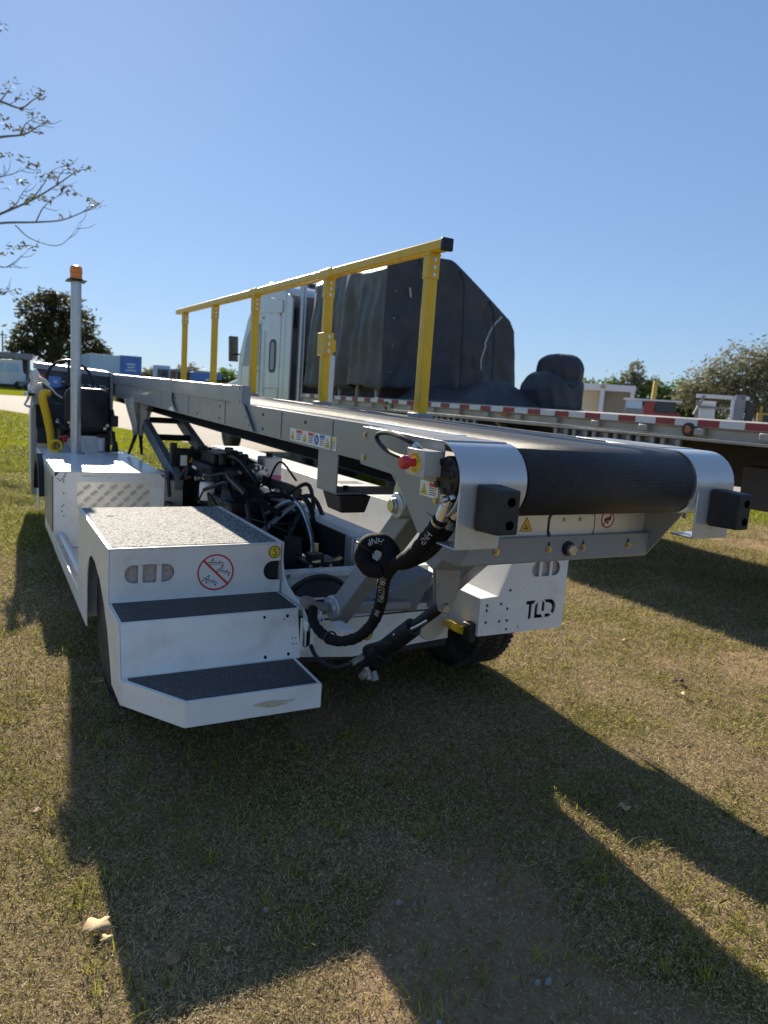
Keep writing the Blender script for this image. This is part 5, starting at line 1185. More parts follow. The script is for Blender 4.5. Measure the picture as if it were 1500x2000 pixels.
b.add(vs, [(j*nx+i, j*nx+i+1, (j+1)*nx+i+1, (j+1)*nx+i) for j in range(ny-1) for i in range(nx-1)]); lo = part('tarpaulin', b, 'tarp', LL, ang=40); lo.modifiers.new('s', 'SOLIDIFY').thickness = .012
BU = thing('wrapped_bundle', Vector((7.2, 8.0, 1.53)), 'rounded bundle wrapped in dark purple cloth standing up at the trailer edge', 'bundle')
part('wrapping_top', lump((7.24, 8.0, 2.07), .29, .32, .26, 5, amp=.022, flat=False), 'tarp_purple', BU, ang=40)
part('wrapping_base', lump((7.12, 8.02, 1.74), .40, .42, .34, 9, amp=.05), 'tarp', BU, ang=40)
b = B(); tube(b, [(7.18+.33*math.cos(a), 8.0+.36*math.sin(a), 1.87+.03*math.sin(2*a)) for a in [2*math.pi*k/28 for k in range(28)]], .014, 6, True); part('tie_rope', b, 'black_plastic', BU)

for o_ in (TR, TK, TL, LL, BU): o_.location.z += .067
# ============================================================ BACKGROUND
def simple(name, label, cat, loc, pieces, group=None):
    t = thing(name, Vector(loc), label, cat, group)
    for (pn, b, m) in pieces: part(pn, b, m, t, bevel=.02)
    return t
def bx(*a): b = B(); box(b, *a); return b
def car(name, label, x, y, L, Wd, h, body, group, cab=True):
    t = thing(name, Vector((x, y, 0)), label, 'car', group)
    b = B(); prism(b, [(-L/2, .35), (-L/2, .85), (-L*.28, .95), (-L*.16, h), (L*.2, h), (L*.34, .95), (L/2, .9), (L/2, .35)], None, (x, y+Wd/2, 0), X_, Z_, 0, Wd); part('body', b, body, t, bevel=.06, seg=3)
    b = B(); prism(b, [(-L*.24, .98), (-L*.145, h-.1), (L*.18, h-.1), (L*.29, .98)], None, (x, y-Wd/2-.004, 0), X_, Z_, 0, .012); part('side_window', b, 'glass_dark', t)
    for dx in (-L*.3, L*.3):
        b = B(); cyl(b, (x+dx, y-Wd/2-.02, .33), (x+dx, y-Wd/2+.2, .33), .33, n=18); part('wheel', b, 'tyre_rubber', t)
t = thing('box_truck', Vector((2.6, 94, 0)), 'white service truck with ladder rack parked at the far left edge', 'truck')
b = B(); prism(b, [(-1.5, .5), (-1.5, 1.7), (-1.2, 3.2), (2.0, 3.3), (2.1, 1.9), (2.4, 1.7), (2.4, .5)], None, (2.0, 95, 0), X_, Z_, 0, 2.0); part('body', b, 'far_white', t, bevel=.08)
b = B(); prism(b, [(-1.2, 1.9), (-1.0, 2.8), (.2, 2.85), (.2, 1.9)], None, (2.0, 92.99, 0), X_, Z_, 0, .02); prism(b, [(.4, 1.9), (.4, 2.85), (1.7, 2.9), (1.8, 1.9)], None, (2.0, 92.99, 0), X_, Z_, 0, .02); part('side_window', b, 'far_lightblue', t)
for dx in (-.7, 1.6):
    b = B(); cyl(b, (2.0+dx, 92.9, .45), (2.0+dx, 93.2, .45), .45, n=18); part('wheel', b, 'tyre_rubber', t)
b = B(); box(b, .6, 4.2, 93.4, 93.5, 1.45, 1.6); part('trim_band', b, 'far_grey', t)
car('parked_car', 'silver pickup car parked just right of the white service truck', 5.4, 92, 3.6, 1.8, 1.75, 'far_grey', None)
simple('open_shed', 'long low dark roofed shed at the far left behind the trucks', 'shed', (-2, 104, 0), [('roof', bx(-14, 5.6, 102, 110, 3.6, 4.3), 'far_grey'), ('back_wall', bx(-14, 5.4, 109, 109.5, 0, 3.6), 'far_dark'), ('post', bx(5.0, 5.3, 102.2, 102.5, 0, 3.6), 'far_grey'), ('post', bx(-2, -1.7, 102.2, 102.5, 0, 3.6), 'far_grey')])
t = thing('shipping_container', Vector((14, 89, 0)), 'blue and pale shipping container raised on blocks left of the yellow rail', 'container')
part('container_side', bx(10.6, 13.85, 88.3, 98, 1.2, 4.55), 'far_lightblue', t, bevel=.03); part('container_end', bx(13.86, 16.2, 88.2, 98, 1.2, 4.65), 'far_blue', t, bevel=.03)
b = B()
for k, (x0, x1) in enumerate(((14.5, 15.5), (14.6, 15.4), (14.4, 15.6))): box(b, x0, x1, 88.17, 88.195, 3.6-k*.35, 3.78-k*.35)
part('painted_text', b, 'far_lightblue', t)
b = B()
for k in range(8): box(b, 10.7+k*.39, 10.8+k*.39, 88.26, 88.3, 1.3, 4.5)
part('corrugation', b, 'far_lightblue', t)
part('block', bx(11, 16, 89, 97, 0, 1.2), 'far_dark', t)
for (x, y) in ((11.6, 84), (12.9, 83)): car('parked_car', 'small white car parked %s the pale container' % ('in front of the left half of' if x < 12 else 'in front of the middle of'), x, y, 2.6, 1.5, 2.45, 'far_white', 'white cars by the container')
simple('flatbed_lorry', 'pale blue lorry cab far off beyond the conveyor guard', 'truck', (20.4, 98, 0), [('cab', bx(19.6, 21.4, 97, 99, .8, 4.1), 'far_lightblue'), ('windscreen', bx(19.8, 21.2, 96.96, 97, 2.6, 3.6), 'glass_dark'), ('load_bed', bx(17, 19.5, 97, 99, .8, 2.4), 'far_grey')])
simple('open_shed', 'brown open fronted shed far behind the second yellow post', 'shed', (23.5, 97, 0), [('roof', bx(21.6, 26.5, 95, 101, 3.4, 3.75), 'far_grey'), ('back_wall', bx(21.8, 26.3, 100, 100.2, 0, 3.4), 'far_brown'), ('post', bx(21.7, 21.9, 95.2, 95.4, 0, 3.4), 'far_grey'), ('stack', bx(22.0, 25, 96, 98, 0, 2.3), 'far_brown')])
for (x, y, L_, h_, m_, lb) in ((17.4, 92, 3.0, 1.8, 'far_white', 'small white car parked right of the blue container'), (19.3, 86, 3.2, 1.7, 'far_grey', 'grey car parked below the pale blue lorry'), (28.5, 84, 3.4, 1.9, 'far_white', 'white van just left of the truck mirror'), (8.0, 96, 3.2, 2.6, 'far_white', 'white pickup half hidden behind the dashboard')): car('parked_car', lb, x, y, L_, 1.7, h_, m_, 'cars in the far yard')
t = thing('blue_tipper', Vector((24, 90, 0)), 'bright blue tipper body far behind between two yellow posts', 'truck')
b = B(); prism(b, [(0, 2.2), (0, 3.4), (3.4, 3.4), (3.4, 2.7), (1.4, 2.7), (2.6, 1.2), (1.6, 1.2)], None, (22.2, 90, 0), X_, Z_, 0, 2); part('body', b, 'far_blue', t, bevel=.03)
part('underframe', bx(22.4, 26.5, 88.6, 89.8, .4, 2.4), 'far_brown', t)

t = thing('storage_bay', Vector((32, 32, 0)), 'white storage bay with two open cream compartments beyond the trailer', 'shed')
ax = Vector((2.66, -2.69, 0)).normalized(); ay = Vector((2.69, 2.66, 0)).normalized(); o0 = Vector((30.5, 33.1, 0))
def ob(x0, x1, y0, y1, z0, z1):
    b = B(); hexa(b, [o0+ax*x0+ay*y0+Z_*z0, o0+ax*x1+ay*y0+Z_*z0, o0+ax*x1+ay*y1+Z_*z0, o0+ax*x0+ay*y1+Z_*z0], [o0+ax*x0+ay*y0+Z_*z1, o0+ax*x1+ay*y0+Z_*z1, o0+ax*x1+ay*y1+Z_*z1, o0+ax*x0+ay*y1+Z_*z1]); return b
for (nm, a, m) in (('roof_beam', (-.1, 4.0, 0, 2.2, 3.02, 3.40), 'far_white'), ('post', (.0, .22, 0, .2, 0, 3.02), 'far_white'), ('post', (2.05, 2.3, -.05, .2, 0, 3.3), 'far_white'), ('post', (3.75, 3.98, 0, .2, 0, 3.02), 'far_white'), ('back_panel', (.1, 3.9, 1.6, 1.7, 0, 3.02), 'far_cream'), ('divider', (2.1, 2.2, .2, 1.6, 0, 3.02), 'far_cream'), ('sign', (2.05, 2.28, -.08, -.06, 3.15, 3.35), 'far_yellow'), ('end_wall', (3.88, 3.98, .2, 1.7, 0, 3.02), 'far_cream')): part(nm, ob(*a), m, t, bevel=.02)
t = thing('yellow_boom', Vector((37.7, 32.9, 0)), 'upright yellow crane boom among the bushes beyond the trailer', 'crane')
b = B(); hexa(b, [(37.5, 32.8, 0), (37.70, 32.62, 0), (37.85, 32.8, 0), (37.65, 33.0, 0)], [(37.72, 32.8, 4.0), (37.92, 32.62, 4.0), (38.05, 32.8, 4.0), (37.87, 33.0, 4.0)]); part('boom', b, 'far_yellow', t, bevel=.03)
b = B(); hexa(b, [(37.2, 32.7, 0), (38.2, 31.8, 0), (38.9, 32.6, 0), (37.9, 33.5, 0)], [(37.2, 32.7, 1.2), (38.2, 31.8, 1.2), (38.9, 32.6, 1.2), (37.9, 33.5, 1.2)]); part('base', b, 'far_dark', t, bevel=.05)
t = thing('old_truck', Vector((30.4, 26, 0)), 'old red and white truck cab seen over the trailer side rail', 'truck')
o0 = Vector((29.3, 27.2, 0)); ax = Vector((1.6, -1.87, 0)).normalized(); ay = Vector((1.87, 1.6, 0)).normalized()
for (nm, a, m) in (('body', (0, 1.2, 0, 1.6, .5, 2.2), 'far_grey'), ('roof', (-.1, 2.75, -.05, 1.6, 2.48, 2.56), 'far_white'), ('side_window', (.05, .85, -.02, .0, 2.05, 2.45), 'far_lightblue'), ('door', (.95, 1.45, -.03, 1.5, .6, 2.47), 'far_red'), ('windscreen', (1.5, 2.5, -.02, 1.4, 1.9, 2.47), 'glass_dark'), ('lower_body', (1.2, 2.7, 0, 1.6, .5, 1.95), 'far_red')): part(nm, ob(*a), m, t, bevel=.02)
t = thing('frame_machine', Vector((30.7, 22.4, 0)), 'grey metal frame machine standing in the yard right of the old truck', 'machine')
o0 = Vector((29.9, 23.4, 0)); ax = Vector((1.51, -2.06, 0)).normalized(); ay = Vector((2.06, 1.51, 0)).normalized()
for (nm, a, m) in (('post', (.05, .2, 0, .15, 0, 2.6), 'far_grey'), ('beam', (0, 2.3, 0, .15, 2.72, 2.9), 'far_white'), ('post', (1.55, 1.7, 0, .15, 0, 2.9), 'far_white'), ('cabinet', (1.7, 2.15, 0, 1.0, 1.2, 2.95), 'far_grey'), ('beam', (.2, 1.5, .2, .35, 2.25, 2.35), 'far_grey'), ('hopper', (2.2, 2.55, .1, .9, 1.0, 2.6), 'far_dark'), ('side_panel', (.2, .9, .3, .4, 1.6, 2.6), 'far_white'), ('base', (0, 2.5, 0, 1.2, .3, 1.6), 'far_dark')): part(nm, ob(*a), m, t, bevel=.02)
b = B(); q0, q1 = o0+Z_*1.9, o0+ax*.35+Z_*2.85; tube(b, [q0, q1], .07, 8); part('brace', b, 'far_grey', t)
t = thing('yellow_machine', Vector((31.8, 20.9, 0)), 'yellow machine at the far right edge above the trailer rail', 'machine')
for (nm, a, m) in (('body', (2.75, 4.2, 0, 1.2, .4, 2.2), 'far_yellow'), ('cab_post', (2.8, 2.9, 0, .1, 2.2, 2.5), 'far_yellow'), ('window', (2.95, 3.6, -.02, 0, 1.7, 2.1), 'glass_dark')): part(nm, ob(*a), m, t, bevel=.03)

# ------------------------------------------------------------ trees
def leaves(name, centres, radii, counts, size, m, parent, seed, flat=.6, shell=.55):
    r = np.random.default_rng(seed); P0 = []; T0_ = []
    for c, rad, k in zip(centres, radii, counts):
        d_ = r.normal(size=(k, 3)); d_ /= np.linalg.norm(d_, axis=1)[:, None]
        rr_ = (shell+(1-shell)*r.random(k)**.6)[:, None]*(1+.18*r.normal(size=(k, 1)))
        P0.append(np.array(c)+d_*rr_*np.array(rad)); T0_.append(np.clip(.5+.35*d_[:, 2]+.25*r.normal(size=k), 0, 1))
    P0 = np.concatenate(P0); T0_ = np.concatenate(T0_); n_ = len(P0)
    a = r.normal(size=(n_, 3)); a[:, 2] *= flat; a /= np.linalg.norm(a, axis=1)[:, None]
    c = np.cross(a, r.normal(size=(n_, 3))); c /= np.linalg.norm(c, axis=1)[:, None]
    s = (size*(.6+.8*r.random(n_)))[:, None]
    V = np.stack([P0-a*s, P0+c*s*.38, P0+a*s, P0-c*s*.38], 1).reshape(-1, 3)
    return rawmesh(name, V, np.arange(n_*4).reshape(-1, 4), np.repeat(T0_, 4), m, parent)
def rawmesh(name, V, F, tint, m, parent):
    me = bpy.data.meshes.new(name); k = F.shape[1]
    me.vertices.add(len(V)); me.vertices.foreach_set('co', V.astype(np.float32).ravel())
    me.loops.add(F.size); me.loops.foreach_set('vertex_index', F.astype(np.int32).ravel())
    me.polygons.add(len(F)); me.polygons.foreach_set('loop_start', np.arange(0, F.size, k, dtype=np.int32)); me.polygons.foreach_set('loop_total', np.full(len(F), k, np.int32))
    at = me.attributes.new('tint', 'FLOAT', 'POINT'); at.data.foreach_set('value', tint.astype(np.float32))
    me.update(); me.validate(); me.materials.append(MT[m])
    o = bpy.data.objects.new(name, me); COL.objects.link(o)
    if parent is not None:
        o.parent = parent; o.location = -parent.location
    return o
def tree(name, label, base, h, trunk_r, blobs, nleaf, lsize, leafm, barkm, seed, cat='tree', group=None, shell=.55):
    t = thing(name, Vector(base), label, cat, group); random.seed(seed); b = B(); bz = Vector(base)
    top = bz+Vector((0, 0, h*.45)); tube(b, cr([bz-Z_*.1, bz+Vector((.1, 0, h*.2)), top], 5), [trunk_r*(1-.35*i/10) for i in range(11)], 10)
    for (c, rad) in blobs:
        c = Vector(c); st = bz+Vector((0, 0, h*random.uniform(.25, .42))); mid = st.lerp(c, .55)+Vector((random.uniform(-.1, .1)*h*.2, 0, h*.04))
        tube(b, cr([st, mid, c], 5), [trunk_r*(.5-.36*i/10) for i in range(11)], 7)
        for q in range(3):
            e = c+Vector((random.uniform(-1, 1)*rad[0], random.uniform(-1, 1)*rad[1], random.uniform(-.2, .9)*rad[2])); tube(b, cr([mid, mid.lerp(e, .6)+Z_*.04*h, e], 4), [trunk_r*(.2-.15*i/8) for i in range(9)], 5)
    part('trunk', b, barkm, t)
    vol = [rad[0]*rad[1]*rad[2] for c, rad in blobs]; vol = [v**(2/3) for v in vol]; S = sum(vol)
    leaves('crown', [c for c, r_ in blobs], [r_ for c, r_ in blobs], [int(nleaf*v/S) for v in vol], lsize, leafm, t, seed, shell=shell); return t
bl = [((8.6, 110, 8.4), (2.8, 2.4, 1.6)), ((6.4, 110, 10.2), (2.4, 2.5, 2.2)), ((9.8, 110, 11.2), (2.6, 2.5, 1.7)), ((11.6, 110, 9.0), (2.5, 2.5, 2.2)), ((5.8, 110, 6.8), (2.6, 2.4, 1.9)), ((8.8, 110, 5.6), (3.8, 3, 2.2)), ((12.8, 110, 6.4), (2.2, 2.2, 1.8)), ((4.5, 110, 5.0), (1.8, 2, 1.6)), ((14.6, 110, 5.4), (1.5, 1.6, 1.2)), ((8, 110, 12.2), (1.7, 1.6, 1.0))]
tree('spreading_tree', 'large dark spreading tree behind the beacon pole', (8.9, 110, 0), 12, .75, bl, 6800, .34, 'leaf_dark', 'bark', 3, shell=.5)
far = [((-8, 125), 4.6), ((0, 128), 4.2), ((17, 130), 4.6), ((20, 128), 4.9), ((24, 120), 4.4), ((27.5, 112), 5.2), ((31, 104), 4.7), ((35, 98), 4.6), ((22, 135), 5.2)]
names = ['left end of the far hedge line', 'behind the dark roofed shed', 'just right of the blue container', 'above the pale blue lorry', 'above the brown shed', 'behind the blue tipper', 'left of the truck mirror', 'behind the truck mirror', 'farthest back above the brown shed']
for i, ((x, y), h) in enumerate(far):
    tree('distant_tree', 'distant low green tree '+names[i], (x, y, 0), h, .18, [((x, y, h*.62), (2.0, 2, h*.34)), ((x-1.3, y, h*.5), (1.4, 1.4, h*.28)), ((x+1.4, y+.5, h*.48), (1.5, 1.4, h*.3))], 1300, .34, 'leaf_green' if i in (6, 7) else 'leaf_olive', 'bark', 40+i, group='distant tree line')
rt = [((49.0, 50.2), 5.0, 'leaf_green', 'bright green bushy tree left end beyond the storage bay'), ((50.6, 48.7), 5.3, 'leaf_green', 'green bushy tree behind the right half of the storage bay'), ((53.0, 46.0), 5.5, 'leaf_green', 'dark green bush just right of the yellow boom'), ((54.6, 43.9), 5.3, 'leaf_green', 'bright green bush above the old truck roof'), ((55.6, 42.4), 5.5, 'leaf_green', 'green bush at the left foot of the big olive tree')]
for i, ((x, y), h, m_, lb) in enumerate(rt):
    tree('bushy_tree', lb, (x, y, 0), h, .14, [((x, y, h*.66), (1.3, 1.3, h*.30)), ((x-.9, y+.8, h*.5), (1.0, 1, h*.3)), ((x+.9, y-.8, h*.52), (1.1, 1, h*.3))], 2200, .22, m_, 'bark', 60+i, group='bushes beyond the trailer')
tree('slender_tree', 'tall thin olive tree rising beside the yellow boom', (51.8, 47.2, 0), 6.8, .1, [((51.8, 47.2, 5.7), (.7, .7, 1.0)), ((51.3, 47.6, 4.9), (.8, .8, .9)), ((52.3, 46.8, 4.6), (.8, .8, .9))], 900, .2, 'leaf_olive', 'bark_grey', 77)
ob_ = [((48.2, 36.4, 4.3), (2.2, 2.2, 2.0)), ((49.3, 34.6, 5.4), (2.4, 2.4, 2.0)), ((50.6, 32.4, 5.8), (2.8, 2.6, 2.3)), ((49.8, 33.8, 3.4), (2.8, 2.6, 2.0)), ((51.8, 30.6, 5.0), (2.8, 2.4, 2.4)), ((47.4, 37.6, 3.4), (1.4, 1.4, 1.2))]
tree('olive_tree', 'big pale olive grey tree at the right edge above the trailer', (50.2, 33.6, 0), 7.5, .4, ob_, 13000, .17, 'leaf_olive', 'bark_grey', 81, shell=.3)
b = thing('utility_pole', Vector((3.0, 120, 0)), 'thin utility pole far off left of the spreading tree', 'pole')
part('pole', (lambda q: (cyl(q, (2.6, 118, 0), (2.6, 118, 7.6), .12, .09, n=8), q)[1])(B()), 'bark', b); part('cross_arm', bx(2.0, 3.2, 117.9, 118.05, 7.0, 7.15), 'bark', b)

# overhanging tree, trunk outside the frame on the left
OT = thing('overhanging_tree', Vector((-6.5, 26, 0)), 'sparse leafy branches of a tree reaching in from the left edge against the sky', 'tree')
cxv, cyv, czv = cx, cy, -cz_
def sky_pt(px, py, D=25.0):       # a point out along a line of sight, D metres off
    v = cxv*((px-750)/1405)-cyv*((py-1000)/1405)+czv; v = v/math.hypot(v.x, v.y)*D; return Vector((0, 0, 1.567))+v
random.seed(5)
limbs = [[(-330, 470), (-60, 450), (0, 436), (70, 434), (120, 430), (160, 415), (195, 398)], [(-330, 460), (-60, 440), (0, 418), (60, 392), (110, 362), (150, 335), (178, 330)], [(-330, 330), (-50, 282), (0, 268), (45, 263), (70, 250), (90, 236)],
         [(-300, 250), (-40, 190), (0, 198), (40, 211), (65, 195), (88, 182)], [(30, 440), (60, 466), (110, 480), (138, 462), (155, 436)], [(-250, 530), (-30, 518), (10, 522), (40, 502), (60, 484)], [(-250, 590), (-30, 578), (8, 572), (26, 566)], [(-300, 400), (-30, 352), (0, 346), (35, 336), (60, 322)],
         [(60, 392), (85, 360), (100, 335), (130, 322)], [(110, 362), (118, 340), (140, 320)], [(70, 434), (85, 405), (110, 385), (140, 372)], [(40, 263), (52, 240), (75, 228)], [(0, 418), (30, 400), (45, 375), (62, 358)], [(-60, 120), (-10, 50), (2, 42)], [(0, 198), (14, 180), (22, 165)]]
b = B(); tips = []
for i, lm in enumerate(limbs):
    D = 25+random.uniform(-1.2, 1.2); p = cr([sky_pt(x, y, D+.25*k*random.uniform(-1, 1)) for k, (x, y) in enumerate(lm)], 5); r0 = .05 if len(lm) >= 6 else .022
    tube(b, p, [r0*(1-.85*k/(len(p)-1)) for k in range(len(p))], 6); tips.append(p)
for i in range(46):                       # fine side twigs
    p = random.choice(tips[:13]); q = random.choice(p[len(p)//3:]); t_ = q+Vector((random.uniform(-.1, .6), random.uniform(-.3, .3), random.uniform(-.15, .5)))
    tube(b, cr([q, q.lerp(t_, .5)+Vector((.05, 0, -.04)), t_], 3), [.011, .010, .009, .008, .007, .006, .004], 5)
trunk_top = sky_pt(-330, 400); tb = Vector((-6.5, 26, 0))
tube(b, cr([tb, tb+Vector((.1, 0, 2.0)), tb.lerp(trunk_top, .6)+Z_*.8, trunk_top], 6), [.30-.24*k/18 for k in range(19)], 12)
for (x, y) in ((-330, 470), (-330, 460), (-330, 330), (-300, 250), (-250, 530), (-250, 590), (-300, 400)): tube(b, cr([tb+Vector((.1, 0, 2.6)), tb.lerp(sky_pt(x, y), .5)+Z_*.6, sky_pt(x, y)], 5), [.11-.055*k/10 for k in range(11)], 7)
part('trunk', b, 'bark_grey', OT)
cen, rad, cnt = [], [], []
spots = [(188, 400, 12), (175, 396, 8), (150, 337, 10), (172, 330, 9), (130, 322, 12), (110, 350, 8), (95, 345, 9), (118, 375, 10), (140, 372, 7), (60, 322, 14), (38, 312, 10), (10, 305, 10), (72, 345, 10), (40, 352, 12), (10, 360, 8), (70, 385, 12), (90, 390, 10), (50, 390, 9), (25, 398, 6), (80, 235, 12), (60, 222, 8), (68, 255, 9), (20, 248, 14), (8, 235, 10), (40, 255, 8), (80, 180, 12), (70, 190, 8), (38, 192, 6), (22, 162, 8), (5, 175, 7), (0, 45, 8), (60, 484, 10), (25, 485, 10), (5, 497, 6), (45, 480, 6), (22, 566, 8), (3, 570, 5), (120, 420, 4), (150, 385, 3)]
for (x, y, k) in spots: cen.append(sky_pt(x, y)); rad.append((.30, .30, .12)); cnt.append(int(k*1.35))
for q in range(120):
    x, y = random.uniform(-420, -20), random.uniform(40, 560); cen.append(sky_pt(x, y, random.uniform(23, 28))); rad.append((.4, .4, .18)); cnt.append(14)
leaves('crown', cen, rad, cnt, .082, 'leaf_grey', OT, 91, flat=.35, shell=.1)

# ------------------------------------------------------------ grass
def scatter(n, r0, r1, a0, a1, seed, pw=1.0):
    r = np.random.default_rng(seed); rr_ = r0+(r1-r0)*r.random(n)**pw; a = R(a0)+(R(a1)-R(a0))*r.random(n)
    return rr_*np.sin(a), rr_*np.cos(a), rr_, r
def blades(name, x, y, rr_, r, length, width, lift, m, seg2, tint, zoff=.0):
    n_ = len(x); h = r.uniform(0, 2*np.pi, n_); el = lift
    d_ = np.stack([np.cos(h)*np.cos(el), np.sin(h)*np.cos(el), np.sin(el)], 1); sd = np.stack([-np.sin(h), np.cos(h), np.zeros(n_)], 1)
    tilt = r.uniform(-.7, .7, n_); sd[:, 2] = np.sin(tilt); p = np.stack([x, y, np.full(n_, zoff)+.004*r.random(n_)], 1); w_ = width[:, None]; l_ = length[:, None]
    if not seg2:
        V = np.stack([p-sd*w_, p+sd*w_, p+d_*l_], 1).reshape(-1, 3); F = np.arange(n_*3).reshape(-1, 3); return rawmesh(name, V, F, np.repeat(tint, 3), m, None)
    mid = p+d_*l_*.55; tip = p+d_*l_+np.stack([np.cos(h), np.sin(h), -np.ones(n_)*.6], 1)*l_*.18
    V = np.stack([p-sd*w_, p+sd*w_, mid+sd*w_*.8, mid-sd*w_*.8, tip, mid+sd*w_*.8, mid-sd*w_*.8, tip], 1)
    V4 = np.concatenate([V[:, :4].reshape(-1, 3), np.stack([mid-sd*w_*.8, mid+sd*w_*.8, tip+sd*w_*.08, tip-sd*w_*.08], 1).reshape(-1, 3)])
    F = np.arange(len(V4)).reshape(-1, 4); return rawmesh(name, V4, F, np.concatenate([np.repeat(tint, 4), np.repeat(tint, 4)]), m, None)
x, y, rr_, r = scatter(540000, 1.0, 13, -8, 66, 1, 1.3)
keep = (r.random(len(x)) < np.clip(1.05-.72*bare_mask(x, y), .28, 1)); keep &= ~((y > 12.5) & (x > 5.5))
x, y, rr_ = x[keep], y[keep], rr_[keep]; n_ = len(x); k = 1+.16*np.maximum(rr_-1.6, 0)
o = blades('dry_grass', x, y, rr_, r, r.uniform(.006, .021, n_)*k, r.uniform(.0008, .0017, n_)*k, r.uniform(.0, .8, n_), 'straw', False, np.clip(.5+.34*r.normal(size=n_)+.22*vnoise(x, y, 4, 3), 0, 1))
tag(o, 'short dry straw coloured grass covering the ground round the loader', 'grass', kind='stuff')
x, y, rr_, r = scatter(260000, 1.0, 17, -8, 66, 2, 1.3)
g_ = vnoise(x, y, 5, 1.1)+.5*vnoise(x, y, 6, 4.5)+np.clip((y-6.0)*.45, 0, 1.8)+np.clip((x-3.4)*.30, 0, .5); bare = bare_mask(x, y)
keep = r.random(len(x)) < np.clip(.16+.55*g_, .03, .95)*np.clip(1.1-.8*bare, .25, 1); keep &= ~((y > 12.5) & (x > 5.5))
x, y, rr_ = x[keep], y[keep], rr_[keep]; n_ = len(x); k = 1+.14*np.maximum(rr_-1.6, 0)
o = blades('green_grass', x, y, rr_, r, r.uniform(.012, .036, n_)*k, r.uniform(.0010, .0021, n_)*k, r.uniform(.15, 1.2, n_), 'green_blade', True, np.clip(.45+.3*r.normal(size=n_), 0, 1))
tag(o, 'sparse short green grass growing through the dry turf', 'grass', kind='stuff')
tx, ty = [], []; r = np.random.default_rng(8)
for (cx_, cy_, k, s) in ((1.80, 1.13, 60, .05), (1.93, 1.32, 50, .05), (1.86, 1.62, 60, .06), (2.0, 1.95, 40, .05), (1.0, 1.42, 60, .08), (1.97, 2.30, 20, .03), (1.88, 1.0, 40, .04), (.25, 1.75, 40, .06), (.3, 2.1, 30, .05), (2.4, 1.15, 30, .06), (2.0, 1.15, 26, .03), (.18, 2.7, 30, .06), (.98, 1.30, 30, .05)):
    tx.append(cx_*1.045+s*r.normal(size=k)); ty.append(cy_*1.045+s*r.normal(size=k))
for q in range(520):
    rq = 1.2+7.5*r.random(); aq = R(-6)+R(68)*r.random(); k = int(r.integers(5, 26)); s = r.uniform(.010, .040)
    tx.append(rq*np.sin(aq)+s*r.normal(size=k)); ty.append(rq*np.cos(aq)+s*r.normal(size=k))
x, y = np.concatenate(tx), np.concatenate(ty); n_ = len(x)
o = blades('grass_tuft', x, y, None, r, r.uniform(.018, .062, n_), r.uniform(.0011, .0024, n_), r.uniform(.5, 1.4, n_), 'green_blade', True, np.clip(.65+.3*r.normal(size=n_), 0, 1)); tag(o, 'taller green grass tufts catching the sun in the strip between the shadows', 'grass', kind='stuff')

x, y, rr_, r = scatter(60000, 14, 40, -5, 22, 12, 1.0)
keep = (vnoise(x, y, 5, .5)+.6*vnoise(x, y, 31, 1.7)+.55 > r.random(len(x))*1.2) & ~((y > 12.5) & (x > 5.2)) & (x < 5.0-(y-20)*.28); x, y = x[keep], y[keep]; n_ = len(x)
o = blades('far_grass', x, y, None, r, r.uniform(.05, .16, n_), r.uniform(.005, .012, n_), r.uniform(.2, 1.2, n_), 'green_blade', True, np.clip(.45+.35*r.normal(size=n_), 0, 1)); tag(o, 'longer green grass on the lawn between the loader and the gravel road', 'grass', kind='stuff')
# ------------------------------------------------------------ leaves and litter on the ground
def dry_leaf(x, y, s, rz, m, label, seed, curl=.3):
    x, y = x*1.045, y*1.045; random.seed(seed); b = B(); out = []
    for k in range(22):
        a = 2*math.pi*k/22; rr2 = s*(.62+.38*abs(math.cos(2.5*a))**.6)*(1+.1*random.uniform(-1, 1)); out.append((rr2*math.cos(a+rz), .8*rr2*math.sin(a+rz)))
    vs = [(x, y, .016)]+[(x+px, y+py, .012+curl*s*(.5+.5*math.sin(3*math.atan2(py, px)+seed))) for px, py in out]; b.add(vs, [(0, k+1, (k+1) % 22+1) for k in range(22)])
    tube(b, [(x+s*.7*math.cos(rz), y+s*.6*math.sin(rz), .014), (x+s*1.3*math.cos(rz+.2), y+s*1.2*math.sin(rz+.2), .02)], .0012, 5)
    o = part('fallen_leaf', b, m, None, ang=60); sm = o.modifiers.new('s', 'SOLIDIFY'); sm.thickness = .0008; tag(o, label, 'leaf', 'leaves and litter on the grass')
dry_leaf(.255, 1.905, .042, .6, 'dry_leaf', 'large pale dry leaf in the sun beside the left edge of the shadow', 1, .28)
dry_leaf(.272, 1.845, .018, 2.0, 'dry_leaf', 'small pale leaf scrap just below the large pale dry leaf', 2, .4)
dry_leaf(.412, 1.70, .030, 1.6, 'dry_leaf_brown', 'brown dry leaf lying in the shadow at the lower left', 3, .4)
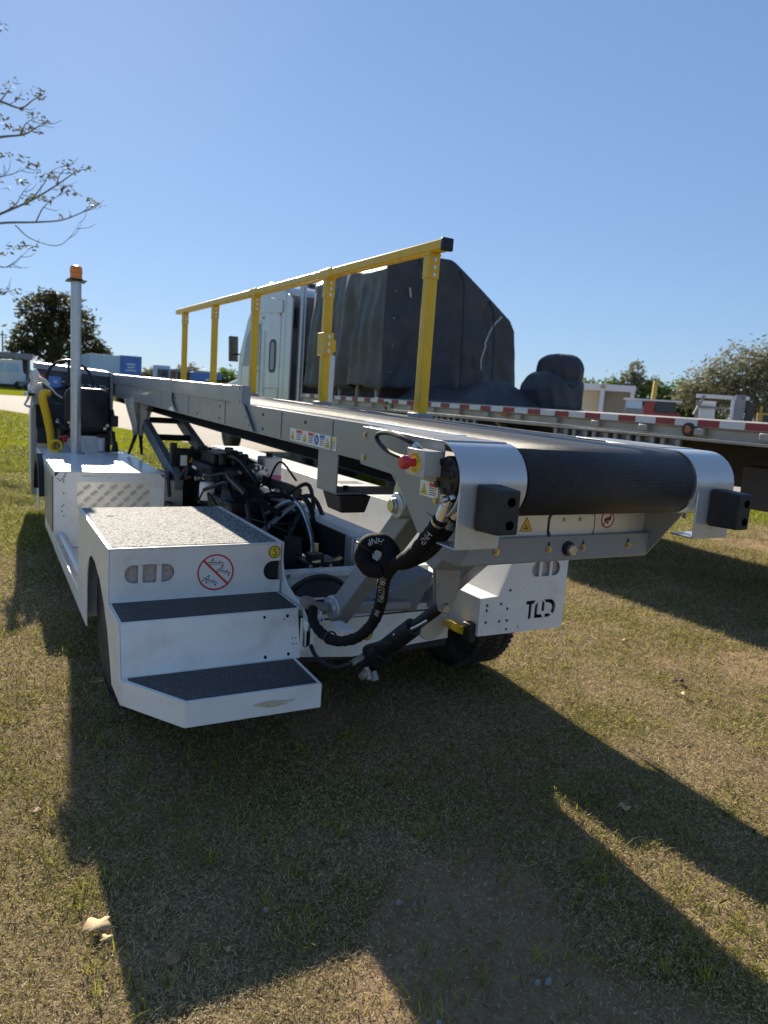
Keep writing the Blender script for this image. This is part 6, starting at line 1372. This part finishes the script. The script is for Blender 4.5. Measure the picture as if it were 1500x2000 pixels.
dry_leaf(2.14, 1.755, .030, .2, 'dry_leaf', 'tan curled leaf in the shadow right of the lit grass strip', 4, .5)
dry_leaf(.14, 2.55, .022, .2, 'dry_leaf_brown', 'small brown leaf touching the left shadow edge', 5, .5)
dry_leaf(3.35, 2.45, .028, 1.0, 'dry_leaf', 'pinkish tan leaf on the sunlit grass at the right', 6, .5)
dry_leaf(3.75, 3.25, .035, 2.0, 'dry_leaf_brown', 'tan leaf on bare soil in the sunny patch at the right', 7, .4)
dry_leaf(3.5, 2.6, .035, 2.6, 'soil_bit', 'dark curled leaf on the sunlit grass at the right', 8, .6)
def scrap(x, y, s, m, label, seed):
    x, y, s = x*1.045, y*1.045, s*.8; random.seed(seed); b = B(); n = 9; top = []
    for k in range(n): a = 2*math.pi*k/n; top.append((s*(.6+.5*random.random())*math.cos(a), s*.6*(.6+.5*random.random())*math.sin(a)))
    vs = [(x+p, y+q, .004) for p, q in top]+[(x+p*.8, y+q*.8, .014+.4*s*random.random()) for p, q in top]+[(x, y, .018+.3*s)]
    b.add(vs, [(k, (k+1) % n, n+(k+1) % n, n+k) for k in range(n)]+[(n+k, n+(k+1) % n, 2*n) for k in range(n)]); tag(part('litter_scrap', b, m, None, ang=20), label, 'litter', 'leaves and litter on the grass')
for i, (px, py, s, m_, lb) in enumerate(((.70, 1.78, .014, 'paper', 'crumpled white paper scrap in the shadow below the steps'), (1.075, 1.65, .016, 'paper', 'greyish paper scrap in the middle of the shadow'), (1.115, 1.625, .007, 'paper', 'left of two tiny white pebbles in the middle of the shadow'), (1.14, 1.62, .006, 'paper', 'right of two tiny white pebbles in the middle of the shadow'), (1.26, 1.235, .013, 'paper', 'left white scrap of the pair near the bottom edge'), (1.29, 1.225, .016, 'paper', 'right white scrap of the pair near the bottom edge'), (2.49, 1.445, .016, 'soil_bit', 'dark stone at the right edge beside the shadow'), (.95, 1.24, .014, 'paper', 'pale scrap on the sunlit grass at the bottom edge'), (.56, 1.68, .010, 'dry_leaf', 'tiny tan scrap in shadow near the brown dry leaf'))): scrap(px, py, s, m_, lb, i)
